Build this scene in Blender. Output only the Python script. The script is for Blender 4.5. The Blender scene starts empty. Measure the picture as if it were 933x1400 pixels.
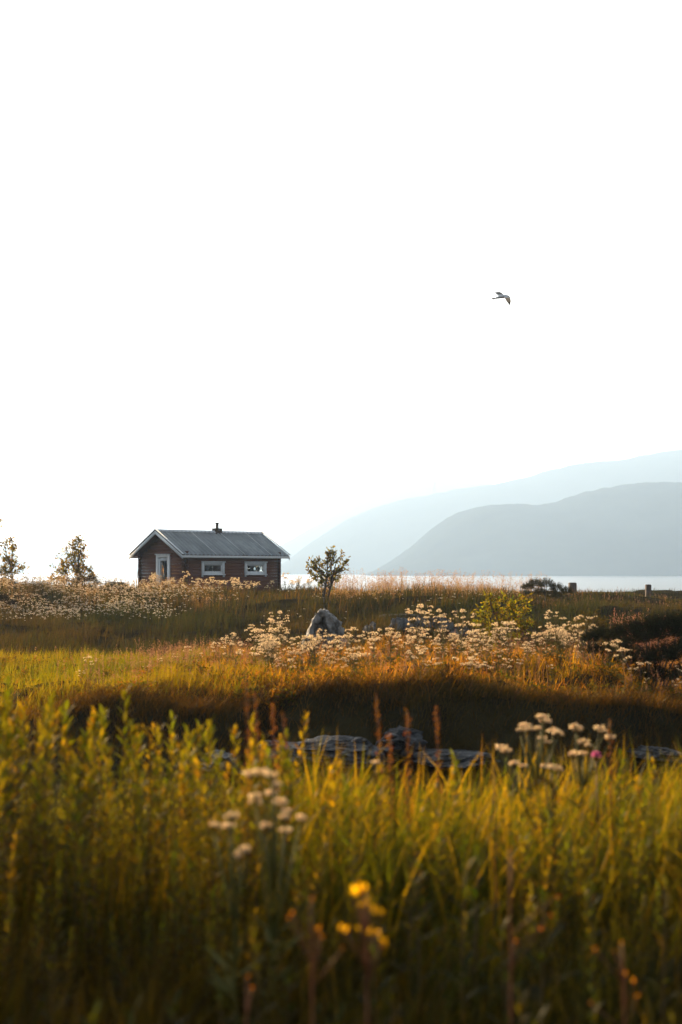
import bpy, bmesh, math
import numpy as np
from mathutils import Vector, Matrix, noise as mnoise

rng = np.random.default_rng(11)
scene = bpy.context.scene
COL = scene.collection
F, HZ, CX, EYE = 1944.0, 782.0, 466.5, 1.6
SEA = EYE - 6.0
R = math.radians
SUN_EL, SUN_AZ = 9.0, -24.0        # azimuth measured from +Y, negative = towards the left


def P(x, y, d):
    return np.array([(x - CX) * d / F, d, EYE - (y - HZ) * d / F])


# ------------------------------------------------------------------ mesh helpers
class MB:
    def __init__(s):
        s.v, s.q, s.t, s.c, s.n = [], [], [], [], 0

    def add(s, v, quads=None, tris=None, tint=None):
        v = np.asarray(v, float).reshape(-1, 3)
        if quads is not None and len(quads):
            s.q.append(np.asarray(quads, int).reshape(-1, 4) + s.n)
        if tris is not None and len(tris):
            s.t.append(np.asarray(tris, int).reshape(-1, 3) + s.n)
        if tint is None:
            tint = (1, 1, 1)
        tint = np.broadcast_to(np.asarray(tint, float), (len(v), 3))
        s.v.append(v); s.c.append(tint); s.n += len(v)

    def tube(s, pts, rad, sides=5, tint=None, cap=True):
        pts = np.asarray(pts, float); n = len(pts)
        rad = np.broadcast_to(np.asarray(rad, float), (n,))
        tang = np.gradient(pts, axis=0)
        tang /= np.linalg.norm(tang, axis=1)[:, None] + 1e-9
        ref = np.where(np.abs(tang[:, 2:3]) > .9, [[1., 0, 0]], [[0, 0, 1.]])
        a = np.cross(tang, ref); a /= np.linalg.norm(a, axis=1)[:, None] + 1e-9
        b = np.cross(tang, a)
        th = np.arange(sides) * 2 * np.pi / sides
        v = pts[:, None] + rad[:, None, None] * (np.cos(th)[None, :, None] * a[:, None] + np.sin(th)[None, :, None] * b[:, None])
        q = []
        for i in range(n - 1):
            for k in range(sides):
                k2 = (k + 1) % sides
                q.append((i * sides + k, i * sides + k2, (i + 1) * sides + k2, (i + 1) * sides + k))
        t = []
        if cap:
            for k in range(1, sides - 1):
                t.append((0, k + 1, k)); e = (n - 1) * sides; t.append((e, e + k, e + k + 1))
        s.add(v.reshape(-1, 3), q, t, tint)

    def box(s, lo, hi, tint=None):
        x0, y0, z0 = lo; x1, y1, z1 = hi
        v = [(x0, y0, z0), (x1, y0, z0), (x1, y1, z0), (x0, y1, z0), (x0, y0, z1), (x1, y0, z1), (x1, y1, z1), (x0, y1, z1)]
        s.add(v, [(0, 3, 2, 1), (4, 5, 6, 7), (0, 1, 5, 4), (1, 2, 6, 5), (2, 3, 7, 6), (3, 0, 4, 7)], None, tint)

    def blades(s, base, h, w, ang, lean, tint, seg=3, face=None, r=rng):
        N = len(base)
        h = np.broadcast_to(h, (N,)); w = np.broadcast_to(w, (N,)); lean = np.broadcast_to(lean, (N,))
        ang = np.broadcast_to(ang, (N,))
        if face is None:
            face = r.uniform(0, np.pi, N)
        t = np.linspace(0, 1, seg + 1)
        L = np.stack([np.cos(ang), np.sin(ang), np.zeros(N)], 1)
        c = base[:, None] + (h[:, None] * (t - .35 * lean[:, None] * t ** 2))[..., None] * np.array([0, 0, 1.]) \
            + (h[:, None] * lean[:, None] * t ** 2)[..., None] * L[:, None]
        S = np.stack([np.cos(face), np.sin(face), np.zeros(N)], 1)
        ww = (w[:, None] * .5 * np.clip(1 - t, 0, 1) ** .6)
        lft = c - ww[..., None] * S[:, None]; rgt = c + ww[..., None] * S[:, None]
        K = 2 * seg + 1
        v = np.empty((N, K, 3))
        v[:, 0:2 * seg:2] = lft[:, :seg]; v[:, 1:2 * seg:2] = rgt[:, :seg]; v[:, 2 * seg] = c[:, seg]
        off = (np.arange(N) * K)[:, None]
        q = [np.array([2 * i, 2 * i + 1, 2 * i + 3, 2 * i + 2]) + off for i in range(seg - 1)]
        q = np.concatenate(q) if q else None
        tr = np.array([2 * seg - 2, 2 * seg - 1, 2 * seg]) + off
        s.add(v.reshape(-1, 3), q, tr, np.repeat(np.broadcast_to(tint, (N, 3)), K, axis=0))

    def leaves(s, c, axis, ln, wd, tint, r=rng, fold=.25):
        """kite-shaped leaves starting at c and running along axis"""
        N = len(c)
        axis = axis / (np.linalg.norm(axis, axis=1)[:, None] + 1e-9)
        rv = r.normal(size=(N, 3)); sd = np.cross(axis, rv); sd /= np.linalg.norm(sd, axis=1)[:, None] + 1e-9
        up = np.cross(sd, axis)
        ln = np.broadcast_to(ln, (N,))[:, None]; wd = np.broadcast_to(wd, (N,))[:, None]
        v = np.stack([c, c + axis * ln * .45 + sd * wd * .5 + up * wd * fold, c + axis * ln, c + axis * ln * .45 - sd * wd * .5 + up * wd * fold], 1)
        off = (np.arange(N) * 4)[:, None]
        t = np.concatenate([np.array([0, 1, 2]) + off, np.array([0, 2, 3]) + off])
        s.add(v.reshape(-1, 3), None, t, np.repeat(np.broadcast_to(tint, (N, 3)), 4, axis=0))

    def build(s, name, mat, parent=None, smooth=False, loc=None):
        v = np.concatenate(s.v).astype(np.float32)
        c = np.concatenate(s.c).astype(np.float32)
        q = np.concatenate(s.q) if s.q else np.zeros((0, 4), int)
        t = np.concatenate(s.t) if s.t else np.zeros((0, 3), int)
        me = bpy.data.meshes.new(name)
        me.vertices.add(len(v)); me.vertices.foreach_set('co', v.ravel())
        nl = q.size + t.size
        me.loops.add(nl); me.loops.foreach_set('vertex_index', np.concatenate([q.ravel(), t.ravel()]).astype(np.int32))
        me.polygons.add(len(q) + len(t))
        st = np.concatenate([np.arange(len(q)) * 4, q.size + np.arange(len(t)) * 3]).astype(np.int32)
        me.polygons.foreach_set('loop_start', st)
        if smooth:
            me.polygons.foreach_set('use_smooth', np.ones(len(st), bool))
        a = me.attributes.new('tint', 'FLOAT_COLOR', 'POINT')
        a.data.foreach_set('color', np.concatenate([c, np.ones((len(c), 1), np.float32)], 1).ravel())
        me.update(calc_edges=True); me.validate()
        if mat: me.materials.append(mat)
        o = bpy.data.objects.new(name, me); COL.objects.link(o)
        if parent: o.parent = parent
        if loc is not None: o.location = loc
        return o


def empty(name, loc=(0, 0, 0), rz=0):
    o = bpy.data.objects.new(name, None); COL.objects.link(o)
    o.location = loc; o.rotation_euler.z = rz; o.empty_display_size = .1
    return o


def tag(o, label=None, cat=None, group=None, kind=None):
    if label: o['label'] = label
    if cat: o['category'] = cat
    if group: o['group'] = group
    if kind: o['kind'] = kind
    return o


def dup(root, loc, rz, sc=1.0, label=None):
    c = root.copy(); COL.objects.link(c)
    c.location = loc; c.rotation_euler = (0, 0, rz); c.scale = (sc, sc, sc)
    if label: c['label'] = label
    for ch in root.children:
        k = ch.copy(); COL.objects.link(k); k.parent = c
        for g in ch.children:
            m = g.copy(); COL.objects.link(m); m.parent = k
    return c


# ------------------------------------------------------------------ materials
def new_mat(name):
    m = bpy.data.materials.new(name); m.use_nodes = True
    nt = m.node_tree; nt.nodes.clear()
    out = nt.nodes.new('ShaderNodeOutputMaterial')
    return m, nt, out


def N(nt, t, **kw):
    n = nt.nodes.new(t)
    for k, v in kw.items():
        if hasattr(n, k): setattr(n, k, v)
        else: n.inputs[k].default_value = v
    return n


def foliage_mat(name, transl=.5, tmul=(1.25, 1.05, .5), gloss=.06, rough=.45, attr=True, col=(.1, .1, .02), dmul=1.0):
    m, nt, out = new_mat(name); L = nt.links
    if attr:
        a = N(nt, 'ShaderNodeAttribute', attribute_name='tint'); src = a.outputs['Color']
    else:
        a = N(nt, 'ShaderNodeRGB'); a.outputs[0].default_value = (*col, 1); src = a.outputs[0]
    geo = N(nt, 'ShaderNodeNewGeometry')
    nz = N(nt, 'ShaderNodeTexNoise', Scale=30., Detail=3.)
    L.new(geo.outputs['Position'], nz.inputs['Vector'])
    mr = N(nt, 'ShaderNodeMapRange'); mr.inputs[3].default_value = .65; mr.inputs[4].default_value = 1.35
    L.new(nz.outputs['Fac'], mr.inputs[0])
    mx = N(nt, 'ShaderNodeMix', data_type='RGBA', blend_type='MULTIPLY'); mx.inputs[0].default_value = 1
    L.new(src, mx.inputs[6]); L.new(mr.outputs[0], mx.inputs[7])
    tm = N(nt, 'ShaderNodeMix', data_type='RGBA', blend_type='MULTIPLY'); tm.inputs[0].default_value = 1
    L.new(mx.outputs[2], tm.inputs[6]); tm.inputs[7].default_value = (*tmul, 1)
    dm = N(nt, 'ShaderNodeMix', data_type='RGBA', blend_type='MULTIPLY'); dm.inputs[0].default_value = 1
    L.new(mx.outputs[2], dm.inputs[6]); dm.inputs[7].default_value = (dmul, dmul, dmul, 1)
    d = N(nt, 'ShaderNodeBsdfDiffuse'); L.new(dm.outputs[2], d.inputs[0])
    t = N(nt, 'ShaderNodeBsdfTranslucent'); L.new(tm.outputs[2], t.inputs[0])
    ms = N(nt, 'ShaderNodeMixShader'); ms.inputs[0].default_value = transl
    L.new(d.outputs[0], ms.inputs[1]); L.new(t.outputs[0], ms.inputs[2])
    g = N(nt, 'ShaderNodeBsdfGlossy', Roughness=rough); g.inputs[0].default_value = (.9, .85, .7, 1)
    m2 = N(nt, 'ShaderNodeMixShader'); m2.inputs[0].default_value = gloss
    L.new(ms.outputs[0], m2.inputs[1]); L.new(g.outputs[0], m2.inputs[2])
    L.new(m2.outputs[0], out.inputs[0])
    return m


def solid_mat(name, c1, c2, scale=4., rough=.8, bump=.3, bscale=None, spec=.3, stretch=(1, 1, 1), metal=0., detail=8., lo=.35, hi=.65, coord='Object', dist=.02):
    m, nt, out = new_mat(name); L = nt.links
    tc = N(nt, 'ShaderNodeTexCoord'); mp = N(nt, 'ShaderNodeMapping'); mp.inputs['Scale'].default_value = stretch
    L.new(tc.outputs[coord], mp.inputs[0])
    nz = N(nt, 'ShaderNodeTexNoise', Scale=scale, Detail=detail, Roughness=.62); L.new(mp.outputs[0], nz.inputs['Vector'])
    mr = N(nt, 'ShaderNodeMapRange'); mr.inputs[1].default_value = lo; mr.inputs[2].default_value = hi
    L.new(nz.outputs['Fac'], mr.inputs[0])
    mx = N(nt, 'ShaderNodeMix', data_type='RGBA'); L.new(mr.outputs[0], mx.inputs[0])
    mx.inputs[6].default_value = (*c1, 1); mx.inputs[7].default_value = (*c2, 1)
    b = N(nt, 'ShaderNodeBsdfPrincipled', Roughness=rough, Metallic=metal); b.inputs['Specular IOR Level'].default_value = spec
    L.new(mx.outputs[2], b.inputs['Base Color'])
    if bump:
        n2 = N(nt, 'ShaderNodeTexNoise', Scale=bscale or scale * 3, Detail=6.); L.new(mp.outputs[0], n2.inputs['Vector'])
        bp = N(nt, 'ShaderNodeBump', Strength=bump, Distance=dist); L.new(n2.outputs['Fac'], bp.inputs['Height'])
        L.new(bp.outputs[0], b.inputs['Normal'])
    L.new(b.outputs[0], out.inputs[0])
    return m


def tint_mat(name, rough=.7):
    m, nt, out = new_mat(name)
    a = N(nt, 'ShaderNodeAttribute', attribute_name='tint')
    b = N(nt, 'ShaderNodeBsdfPrincipled', Roughness=rough); nt.links.new(a.outputs['Color'], b.inputs['Base Color'])
    nt.links.new(b.outputs[0], out.inputs[0])
    return m


M = {}
M['grass'] = foliage_mat('grass_blade', .62, (2.1, 1.4, .22), .012, dmul=.55)
M['ridge_blade'] = foliage_mat('ridge_grass_blade', .55, (1.65, 1.2, .35), .01, dmul=.7)
M['leaf'] = foliage_mat('leaf', .6, (1.85, 1.4, .22), .012, dmul=.5)
M['needle'] = foliage_mat('needle', .15, (1.3, 1.1, .4), .01)
M['tree_leaf'] = foliage_mat('tree_leaf', .6, (1.55, 1.3, .35), .04)
M['petal'] = foliage_mat('petal', .5, (1.05, .98, .85), 0.0)
M['stem'] = foliage_mat('stem', .15, (1.3, 1., .5), .03)
M['bark'] = solid_mat('bark', (.05, .035, .022), (.13, .1, .075), 14, .9, .5, stretch=(1, 1, .25))
M['soil'] = solid_mat('soil', (.018, .014, .008), (.05, .04, .016), 1.3, 1, .6, 14, 0, coord='Object', dist=.05)
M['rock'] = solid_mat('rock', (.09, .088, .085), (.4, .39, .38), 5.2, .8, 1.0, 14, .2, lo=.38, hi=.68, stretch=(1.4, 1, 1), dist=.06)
M['gully_rock'] = solid_mat('shade_darkened_rock', (.012, .014, .018), (.12, .13, .145), 4.5, .7, 1.0, 12, .2, lo=.5, hi=.74, stretch=(1, 1, 1.25), dist=.06)  # darkened so the gully's shadow is painted into the rock colour
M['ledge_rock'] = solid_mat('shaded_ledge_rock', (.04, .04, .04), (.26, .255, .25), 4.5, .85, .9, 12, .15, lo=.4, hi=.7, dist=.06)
M['mossrock'] = solid_mat('weathered_rock', (.05, .042, .03), (.16, .145, .12), 2.5, .9, .8, 9, .2, dist=.05)
M['forest'] = solid_mat('forest_slope', (.012, .018, .016), (.03, .038, .03), .012, 1, 0, coord='Object', spec=0)
M['red_wood'] = solid_mat('red_stained_wood', (.12, .046, .029), (.165, .062, .04), 2.0, .75, .2, 16, .2, stretch=(.12, .12, 7))
M['dark_wood'] = solid_mat('dark_stained_wood', (.06, .022, .016), (.11, .04, .028), 3, .75, .3, 18, .2, stretch=(1, 1, 5))
M['inner_wood'] = solid_mat('inner_wood', (.09, .045, .022), (.14, .075, .035), 3, .8, 0, stretch=(.3, .3, 6))
M['trim'] = solid_mat('pale_blue_trim', (.7, .75, .8), (.8, .83, .86), 9, .6, .15, 30, .3)
M['white_trim'] = solid_mat('white_trim', (.78, .8, .83), (.85, .86, .87), 9, .5, .1, 30, .35)
M['roof'] = solid_mat('grey_corrugated_sheet', (.2, .23, .25), (.36, .4, .43), 1.3, .6, .1, 30, .25, stretch=(1, .3, 1))
M['brick'] = solid_mat('chimney_metal', (.05, .035, .03), (.1, .07, .06), 9, .7, .2, 30, .3)
M['post'] = solid_mat('weathered_post', (.05, .035, .028), (.14, .105, .085), 12, .9, .5, 30, .15, stretch=(1, 1, .2))
M['tint'] = tint_mat('feather', .8)
M['steel'] = solid_mat('galvanised_steel', (.2, .2, .2), (.3, .3, .3), 1, .5, 0)
M['curtain'] = foliage_mat('curtain_cloth', .6, (1., .9, .7), 0, attr=False, col=(.72, .38, .15))

# glass
m, nt, out = new_mat('window_glass')
fr = N(nt, 'ShaderNodeFresnel', IOR=1.3); tr = N(nt, 'ShaderNodeBsdfTransparent'); gl = N(nt, 'ShaderNodeBsdfGlossy', Roughness=.02)
tr.inputs[0].default_value = (.9, .93, .93, 1)
ms = N(nt, 'ShaderNodeMixShader'); nt.links.new(fr.outputs[0], ms.inputs[0]); nt.links.new(tr.outputs[0], ms.inputs[1]); nt.links.new(gl.outputs[0], ms.inputs[2])
nt.links.new(ms.outputs[0], out.inputs[0]); M['glass'] = m
# water
m, nt, out = new_mat('sea_water')
tc = N(nt, 'ShaderNodeTexCoord'); nz = N(nt, 'ShaderNodeTexNoise', Scale=.5, Detail=6.)
nt.links.new(tc.outputs['Object'], nz.inputs['Vector'])
bp = N(nt, 'ShaderNodeBump', Strength=.9, Distance=.25); nt.links.new(nz.outputs['Fac'], bp.inputs['Height'])
b = N(nt, 'ShaderNodeBsdfPrincipled', Roughness=.28, IOR=1.33); b.inputs['Base Color'].default_value = (.03, .05, .055, 1)
nt.links.new(bp.outputs[0], b.inputs['Normal']); nt.links.new(b.outputs[0], out.inputs[0]); M['water'] = m

# ------------------------------------------------------------------ terrain
TX = np.array([-250, 0, 150, 300, 466, 620, 780, 933, 1180.])
def zrow(d, ys): return EYE - (np.array(ys, float) - HZ) * d / F
rows = [(-60, np.full(9, .1)), (0, np.full(9, .0)), (8.2, np.full(9, -.02)), (9.5, np.full(9, -.35)), (12, np.full(9, -.65)),
        (14.4, np.full(9, -.6)),
        (15.9, zrow(15.9, [1016, 1016, 1020, 1026, 1026, 1024, 1020, 1016, 1016])),
        (16.4, zrow(16.4, [994, 988, 984, 982, 962, 954, 958, 974, 990])),
        (18.5, zrow(18.5, [972, 968, 966, 962, 948, 943, 946, 960, 970])),
        (22, zrow(22, [948, 942, 936, 930, 924, 922, 926, 940, 945])),
        (27, zrow(27, [918, 915, 906, 902, 901, 902, 905, 912, 916])),
        (30.5, zrow(30.5, [905, 903, 897, 894, 894, 894, 896, 900, 902])),
        (35, np.full(9, -.55)),
        (38, zrow(38, [885, 886, 886, 886, 886, 884, 876, 862, 858])),
        (41.5, zrow(41.5, [868, 868, 864, 862, 858, 850, 852, 846, 842])),
        (48, zrow(48, [848, 848, 848, 842, 832, 827, 830, 832, 832])),
        (55, zrow(55, [816, 818, 818, 820, 815, 808, 812, 824, 826])),
        (60, zrow(60, [800, 803, 806, 812, 813, 808, 816, 827, 828])),
        (64, zrow(64, [800, 803, 807, 814, 816, 818, 824, 832, 833])),
        (70, np.full(9, .5)), (82, np.full(9, .42)), (90, np.full(9, .1)), (104, np.full(9, -2.4)), (118, np.full(9, SEA - .8)), (140, np.full(9, SEA - 2.)), (400, np.full(9, SEA - 3.))]
RD = np.array([r[0] for r in rows]); RZ = np.array([r[1] for r in rows])


def vnoise(x, y, s, seed=0):
    """cheap smooth value noise"""
    x = np.asarray(x, float) / s + seed * 17.3; y = np.asarray(y, float) / s - seed * 9.1
    xi = np.floor(x); yi = np.floor(y); fx = x - xi; fy = y - yi
    fx = fx * fx * (3 - 2 * fx); fy = fy * fy * (3 - 2 * fy)
    def h(a, b):
        v = np.sin(a * 127.1 + b * 311.7 + seed * 74.7) * 43758.5453
        return v - np.floor(v)
    return (h(xi, yi) * (1 - fx) + h(xi + 1, yi) * fx) * (1 - fy) + (h(xi, yi + 1) * (1 - fx) + h(xi + 1, yi + 1) * fx) * fy - .5


def ground(X, Y):
    X = np.atleast_1d(np.asarray(X, float)); Y = np.atleast_1d(np.asarray(Y, float))
    Y0_ = Y; wg = np.interp(Y, [12, 14.5, 18, 22], [0, 1, 1, 0]); Y = Y + wg * (1.5 * vnoise(X, Y * .3, 1.7, 31) + .7 * vnoise(X, Y * .5, .6, 32)) + np.interp(Y, [34, 38, 46, 52], [0, 1, 1, 0]) * 4 * vnoise(X, Y * .3, 4.5, 33)
    u = CX + X / np.maximum(Y0_, 6.) * F
    ci = np.clip(np.searchsorted(TX, u) - 1, 0, len(TX) - 2)
    cf = np.clip((u - TX[ci]) / (TX[ci + 1] - TX[ci]), 0, 1); cf = cf * cf * (3 - 2 * cf)
    ri = np.clip(np.searchsorted(RD, Y) - 1, 0, len(RD) - 2)
    rf = np.clip((Y - RD[ri]) / (RD[ri + 1] - RD[ri]), 0, 1); rf = .5 * rf + .5 * rf * rf * (3 - 2 * rf)
    z0 = RZ[ri, ci] * (1 - cf) + RZ[ri, ci + 1] * cf
    z1 = RZ[ri + 1, ci] * (1 - cf) + RZ[ri + 1, ci + 1] * cf
    z = z0 * (1 - rf) + z1 * rf
    Y = Y0_
    a = np.interp(Y, [0, 8, 18, 46, 100, 160], [.02, .05, .15, .26, .1, .02])
    z = z + np.interp(Y, [15.4, 16.2, 19, 24], [0, 1, .9, .35]) * (.58 * vnoise(X, Y, 1.9, 41) + .26 * vnoise(X, Y, .8, 42))
    return z + np.interp(Y, [30, 36, 50, 58], [0, .5, .5, .12]) * vnoise(X, Y, 5.2, 9) + a * (1.3 * vnoise(X, Y, 3.1, 1) + .7 * vnoise(X, Y, 1.1, 2) + .35 * vnoise(X, Y, .42, 3))


def uniq(a): return np.unique(np.round(a, 3))
gx = uniq(np.concatenate([np.linspace(-300, -40, 20), np.arange(-40, 40.01, .4), np.linspace(40, 300, 20)]))
gy = uniq(np.concatenate([np.linspace(-60, 0, 8), np.arange(0, 32, .2), np.arange(32, 70, .35), np.arange(70, 122, 1.), np.linspace(122, 398, 8)]))
GX, GY = np.meshgrid(gx, gy)
g = MB(); nx, ny = len(gx), len(gy)
ii, jj = np.meshgrid(np.arange(nx - 1), np.arange(ny - 1)); b0 = (jj * nx + ii).ravel()
g.add(np.stack([GX.ravel(), GY.ravel(), ground(GX.ravel(), GY.ravel())], 1), np.stack([b0, b0 + 1, b0 + nx + 1, b0 + nx], 1))
tag(g.build('ground', M['soil'], smooth=True), 'dark earth under the shore meadow', None, kind='structure')

w = MB(); XS, Y0, Y1 = 6500, -1500, 8100
w.add([(-XS, Y0, SEA), (XS, Y0, SEA), (XS, Y1, SEA), (-XS, Y1, SEA)], [(0, 1, 2, 3)])
tag(w.build('water', M['water']), 'pale bright fjord water', None, kind='structure')


# ------------------------------------------------------------------ far hills
def hill(name, d, prof, depth, seed, mat, label):
    px = np.array([p[0] for p in prof], float); py = np.array([p[1] for p in prof], float)
    us = np.linspace(px[0], px[-1], 170)
    crest = (HZ - np.interp(us, px, py)) * d / F + EYE - SEA
    k = np.ones(9) / 9; cs = np.convolve(np.pad(crest, 4, 'edge'), k, 'valid')
    X = (us - CX) * d / F
    T = np.linspace(-1, 1, 34)
    V = []
    for j, t in enumerate(T):
        sh = np.cos(t * np.pi / 2) ** 1.15
        y = d + depth * t + 60 * vnoise(X, X * 0 + t * 300, 400, seed)
        rough = vnoise(X, y, d * .05, seed) * .16 + vnoise(X, y, d * .016, seed + 1) * .07
        z = cs * sh * (1 + rough * (1 - sh ** 6)) + (vnoise(X, y, d * .006, seed + 2) * d * .0014 + vnoise(X, y, d * .002, seed + 3) * d * .0006) * min(1, sh * 2)
        V.append(np.stack([X, y, SEA - 1.5 + z + (0 if abs(t) < 1 else -2)], 1))
    V = np.array(V); n2, n1 = V.shape[:2]
    h = MB(); a, b = np.meshgrid(np.arange(n1 - 1), np.arange(n2 - 1)); s = (b * n1 + a).ravel()
    h.add(V.reshape(-1, 3), np.stack([s, s + 1, s + n1 + 1, s + n1], 1))
    return tag(h.build(name, mat, smooth=True), label, None, kind='structure'), cs


hill('near_hill', 2600, [(500, 787), (515, 780), (535, 766), (562, 748), (590, 722), (615, 704), (640, 694), (665, 690), (700, 688), (745, 690), (765, 684), (790, 674), (830, 665), (870, 660), (905, 658), (940, 660), (1050, 668), (1200, 690), (1330, 760), (1360, 788)],
     420, 3, M['forest'], 'wooded headland across the fjord')
FAR_D = 3900
hill('far_hill', FAR_D, [(372, 786), (390, 768), (415, 750), (440, 732), (470, 712), (500, 697), (530, 687), (560, 681), (610, 671), (680, 660), (715, 654), (735, 648), (765, 637), (800, 633), (850, 629), (875, 622), (905, 617), (933, 614), (1100, 600), (1300, 640), (1450, 788)],
     700, 5, M['forest'], 'pale long mountain behind the headland')
hill('distant_ridge', 5000, [(310, 786), (345, 770), (385, 745), (430, 720), (480, 692), (520, 671), (550, 660), (585, 656), (640, 660), (700, 662), (800, 640), (1000, 640), (1200, 700), (1300, 788)],
     700, 8, M['forest'], 'faintest mountain ridge behind the long mountain')
hill('coast_hill', 7000, [(-420, 786), (-300, 745), (-100, 735), (0, 747), (60, 752), (110, 757), (150, 764), (200, 772), (240, 784), (250, 787)],
     600, 9, M['forest'], 'very faint low hills beyond the water at the far left')
hill('low_island', 6600, [(138, 787), (150, 781), (175, 775), (215, 774), (250, 779), (290, 785), (300, 787)], 260, 12, M['forest'], 'low faint island on the water behind the cabin')

# radio masts on the mountain
def mast(px, py0, py1, d, name, label, arms=3):
    r = empty(name, tuple(P(px, py0, d)))
    H = (py0 - py1) * d / F; m = MB()
    for k in range(3):
        a = k * 2 * math.pi / 3
        m.tube([(3.2 * math.cos(a), 3.2 * math.sin(a), -6), (.9 * math.cos(a), .9 * math.sin(a), H)], [.7, .5], 4)
    for i in range(9):
        z0 = H * i / 9; rr = 3.2 - 2.3 * i / 9
        for k in range(3):
            a = k * 2 * math.pi / 3; b = (k + 1) * 2 * math.pi / 3
            m.tube([(rr * math.cos(a), rr * math.sin(a), z0), (rr * math.cos(b), rr * math.sin(b), z0 + H / 9)], .3, 4)
    m.build('lattice', M['steel'], r)
    for i in range(arms):
        q = MB(); z = H * (.75 + .1 * i); q.tube([(-4, -1.2, z), (4, -1.2, z)], .6, 5); q.tube([(-4, -1.2, z - 1.5), (-4, -1.2, z + 3)], .7, 5); q.tube([(4, -1.2, z - 1.5), (4, -1.2, z + 3)], .7, 5)
        q.build('antenna', M['steel'], r)
    tag(r, label, 'radio mast')
mast(800, 635, 611, FAR_D - 10, 'radio_mast', 'tall thin lattice radio mast on the pale mountain top', 3)
mast(594, 675, 645, FAR_D - 10, 'radio_mast', 'shorter faint radio mast on the mountain shoulder above the cabin side', 1)

# ------------------------------------------------------------------ cabin
PHI = R(44); CD = 76.0
cab = empty('cabin'); tag(cab, 'small red brown log cabin with grey corrugated roof and white trim', 'cabin')
LW, WW = 6.4, 3.86                         # wall length / width ; local x along length, y across
near = P(254, 800, 74.2)                   # near wall corner
ca, sa = math.cos(PHI), math.sin(PHI)
BASE = .38
# local (0,-WW/2) is the near corner
cab.rotation_euler.z = PHI
cab.location = (near[0] - (0 * ca - (-WW / 2) * sa), near[1] - (0 * sa + (-WW / 2) * ca), BASE)
EV, RG = 2.06, 3.38                        # eave underside / ridge heights over BASE
WH = 2.22                                  # wall height at sides
PITCH = math.atan2(1.32, 2.33)


def log_wall(name, a, b, axis, fixed, zt, openings, gable=None, th=.12, mat='red_wood', course=.165):
    """a,b interval along axis; fixed coordinate of the outer face's centre"""
    m = MB(); z = 0.0
    while z < zt - 1e-6:
        z1 = min(z + course, zt)
        lo, hi = a, b
        if gable:
            half = gable(z1)
            lo, hi = max(a, -half), min(b, half)
        segs = [(lo, hi)]
        for (o0, o1, p0, p1) in openings:
            if z1 > p0 + .02 and z < p1 - .02:
                ns = []
                for s0, s1 in segs:
                    if o0 > s0: ns.append((s0, min(s1, o0)))
                    if o1 < s1: ns.append((max(s0, o1), s1))
                segs = [s for s in ns if s[1] - s[0] > .01]
        for s0, s1 in segs:
            if s1 - s0 < .02: continue
            c = .012; h = th / 2
            prof = [(-h + c, z + .002), (-h, z + c), (-h, z1 - c), (-h + c, z1 - .002), (h - c, z1 - .002), (h, z1 - c), (h, z + c), (h - c, z + .002)]
            v = []
            for s in (s0, s1):
                for (o, zz) in prof:
                    v.append((s, fixed + o, zz) if axis == 'x' else (fixed + o, s, zz))
            q = [(k, (k + 1) % 8, 8 + (k + 1) % 8, 8 + k) for k in range(8)]
            t = []
            for k in range(1, 7): t += [(0, k + 1, k), (8, 8 + k, 8 + k + 1)]
            m.add(v, q, t)
        z = z1
    return m.build(name, M[mat], cab)


win = [(1.14, 2.42, 1.18, 1.64), (4.1, 5.38, 1.18, 1.64)]
log_wall('wall', .06, LW - .06, 'x', -WW / 2, WH, win)
log_wall('wall', .06, LW - .06, 'x', WW / 2, WH, [(1.0, 2.6, .75, 1.75)])
gz = lambda z: WW / 2 if z <= WH else max(0, (RG - .14 - z) / math.tan(PITCH))
log_wall('gable_wall', -WW / 2 + .062, WW / 2 - .062, 'y', 0, RG - .2, [(-.56, .36, .02, 2.0)], gz)
log_wall('gable_wall', -WW / 2 + .062, WW / 2 - .062, 'y', LW, RG - .2, [(-1.1, 1.05, 1.0, 1.75)], gz)
m = MB(); m.box((.1, -WW / 2 + .1, -.35), (LW - .1, WW / 2 - .1, .02)); m.build('floor_slab', M['inner_wood'], cab)
m = MB(); m.box((3.4, -WW / 2 + .1, .03), (3.46, .0, 2.0)); m.build('inner_partition', M['inner_wood'], cab)
# crossing log ends at the corners
for (cx_, cy_) in ((0, -WW / 2), (0, WW / 2), (LW, -WW / 2), (LW, WW / 2)):
    m = MB(); sx = -1 if cx_ == 0 else 1; sy = -1 if cy_ < 0 else 1
    z = 0
    while z < WH - .05:
        m.box(min((cx_ - .055, cy_ + sy * .06), (cx_ - .055, cy_ + sy * .2)) + (z + .0,), max((cx_ + .055, cy_ + sy * .06), (cx_ + .055, cy_ + sy * .2)) + (z + .164,))
        m.box((min(cx_ + sx * .06, cx_ + sx * .2), cy_ - .055, z - .002), (max(cx_ + sx * .06, cx_ + sx * .2), cy_ + .055, z + .162))
        z += .165
    m.build('corner_logs', M['dark_wood'], cab)


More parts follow.
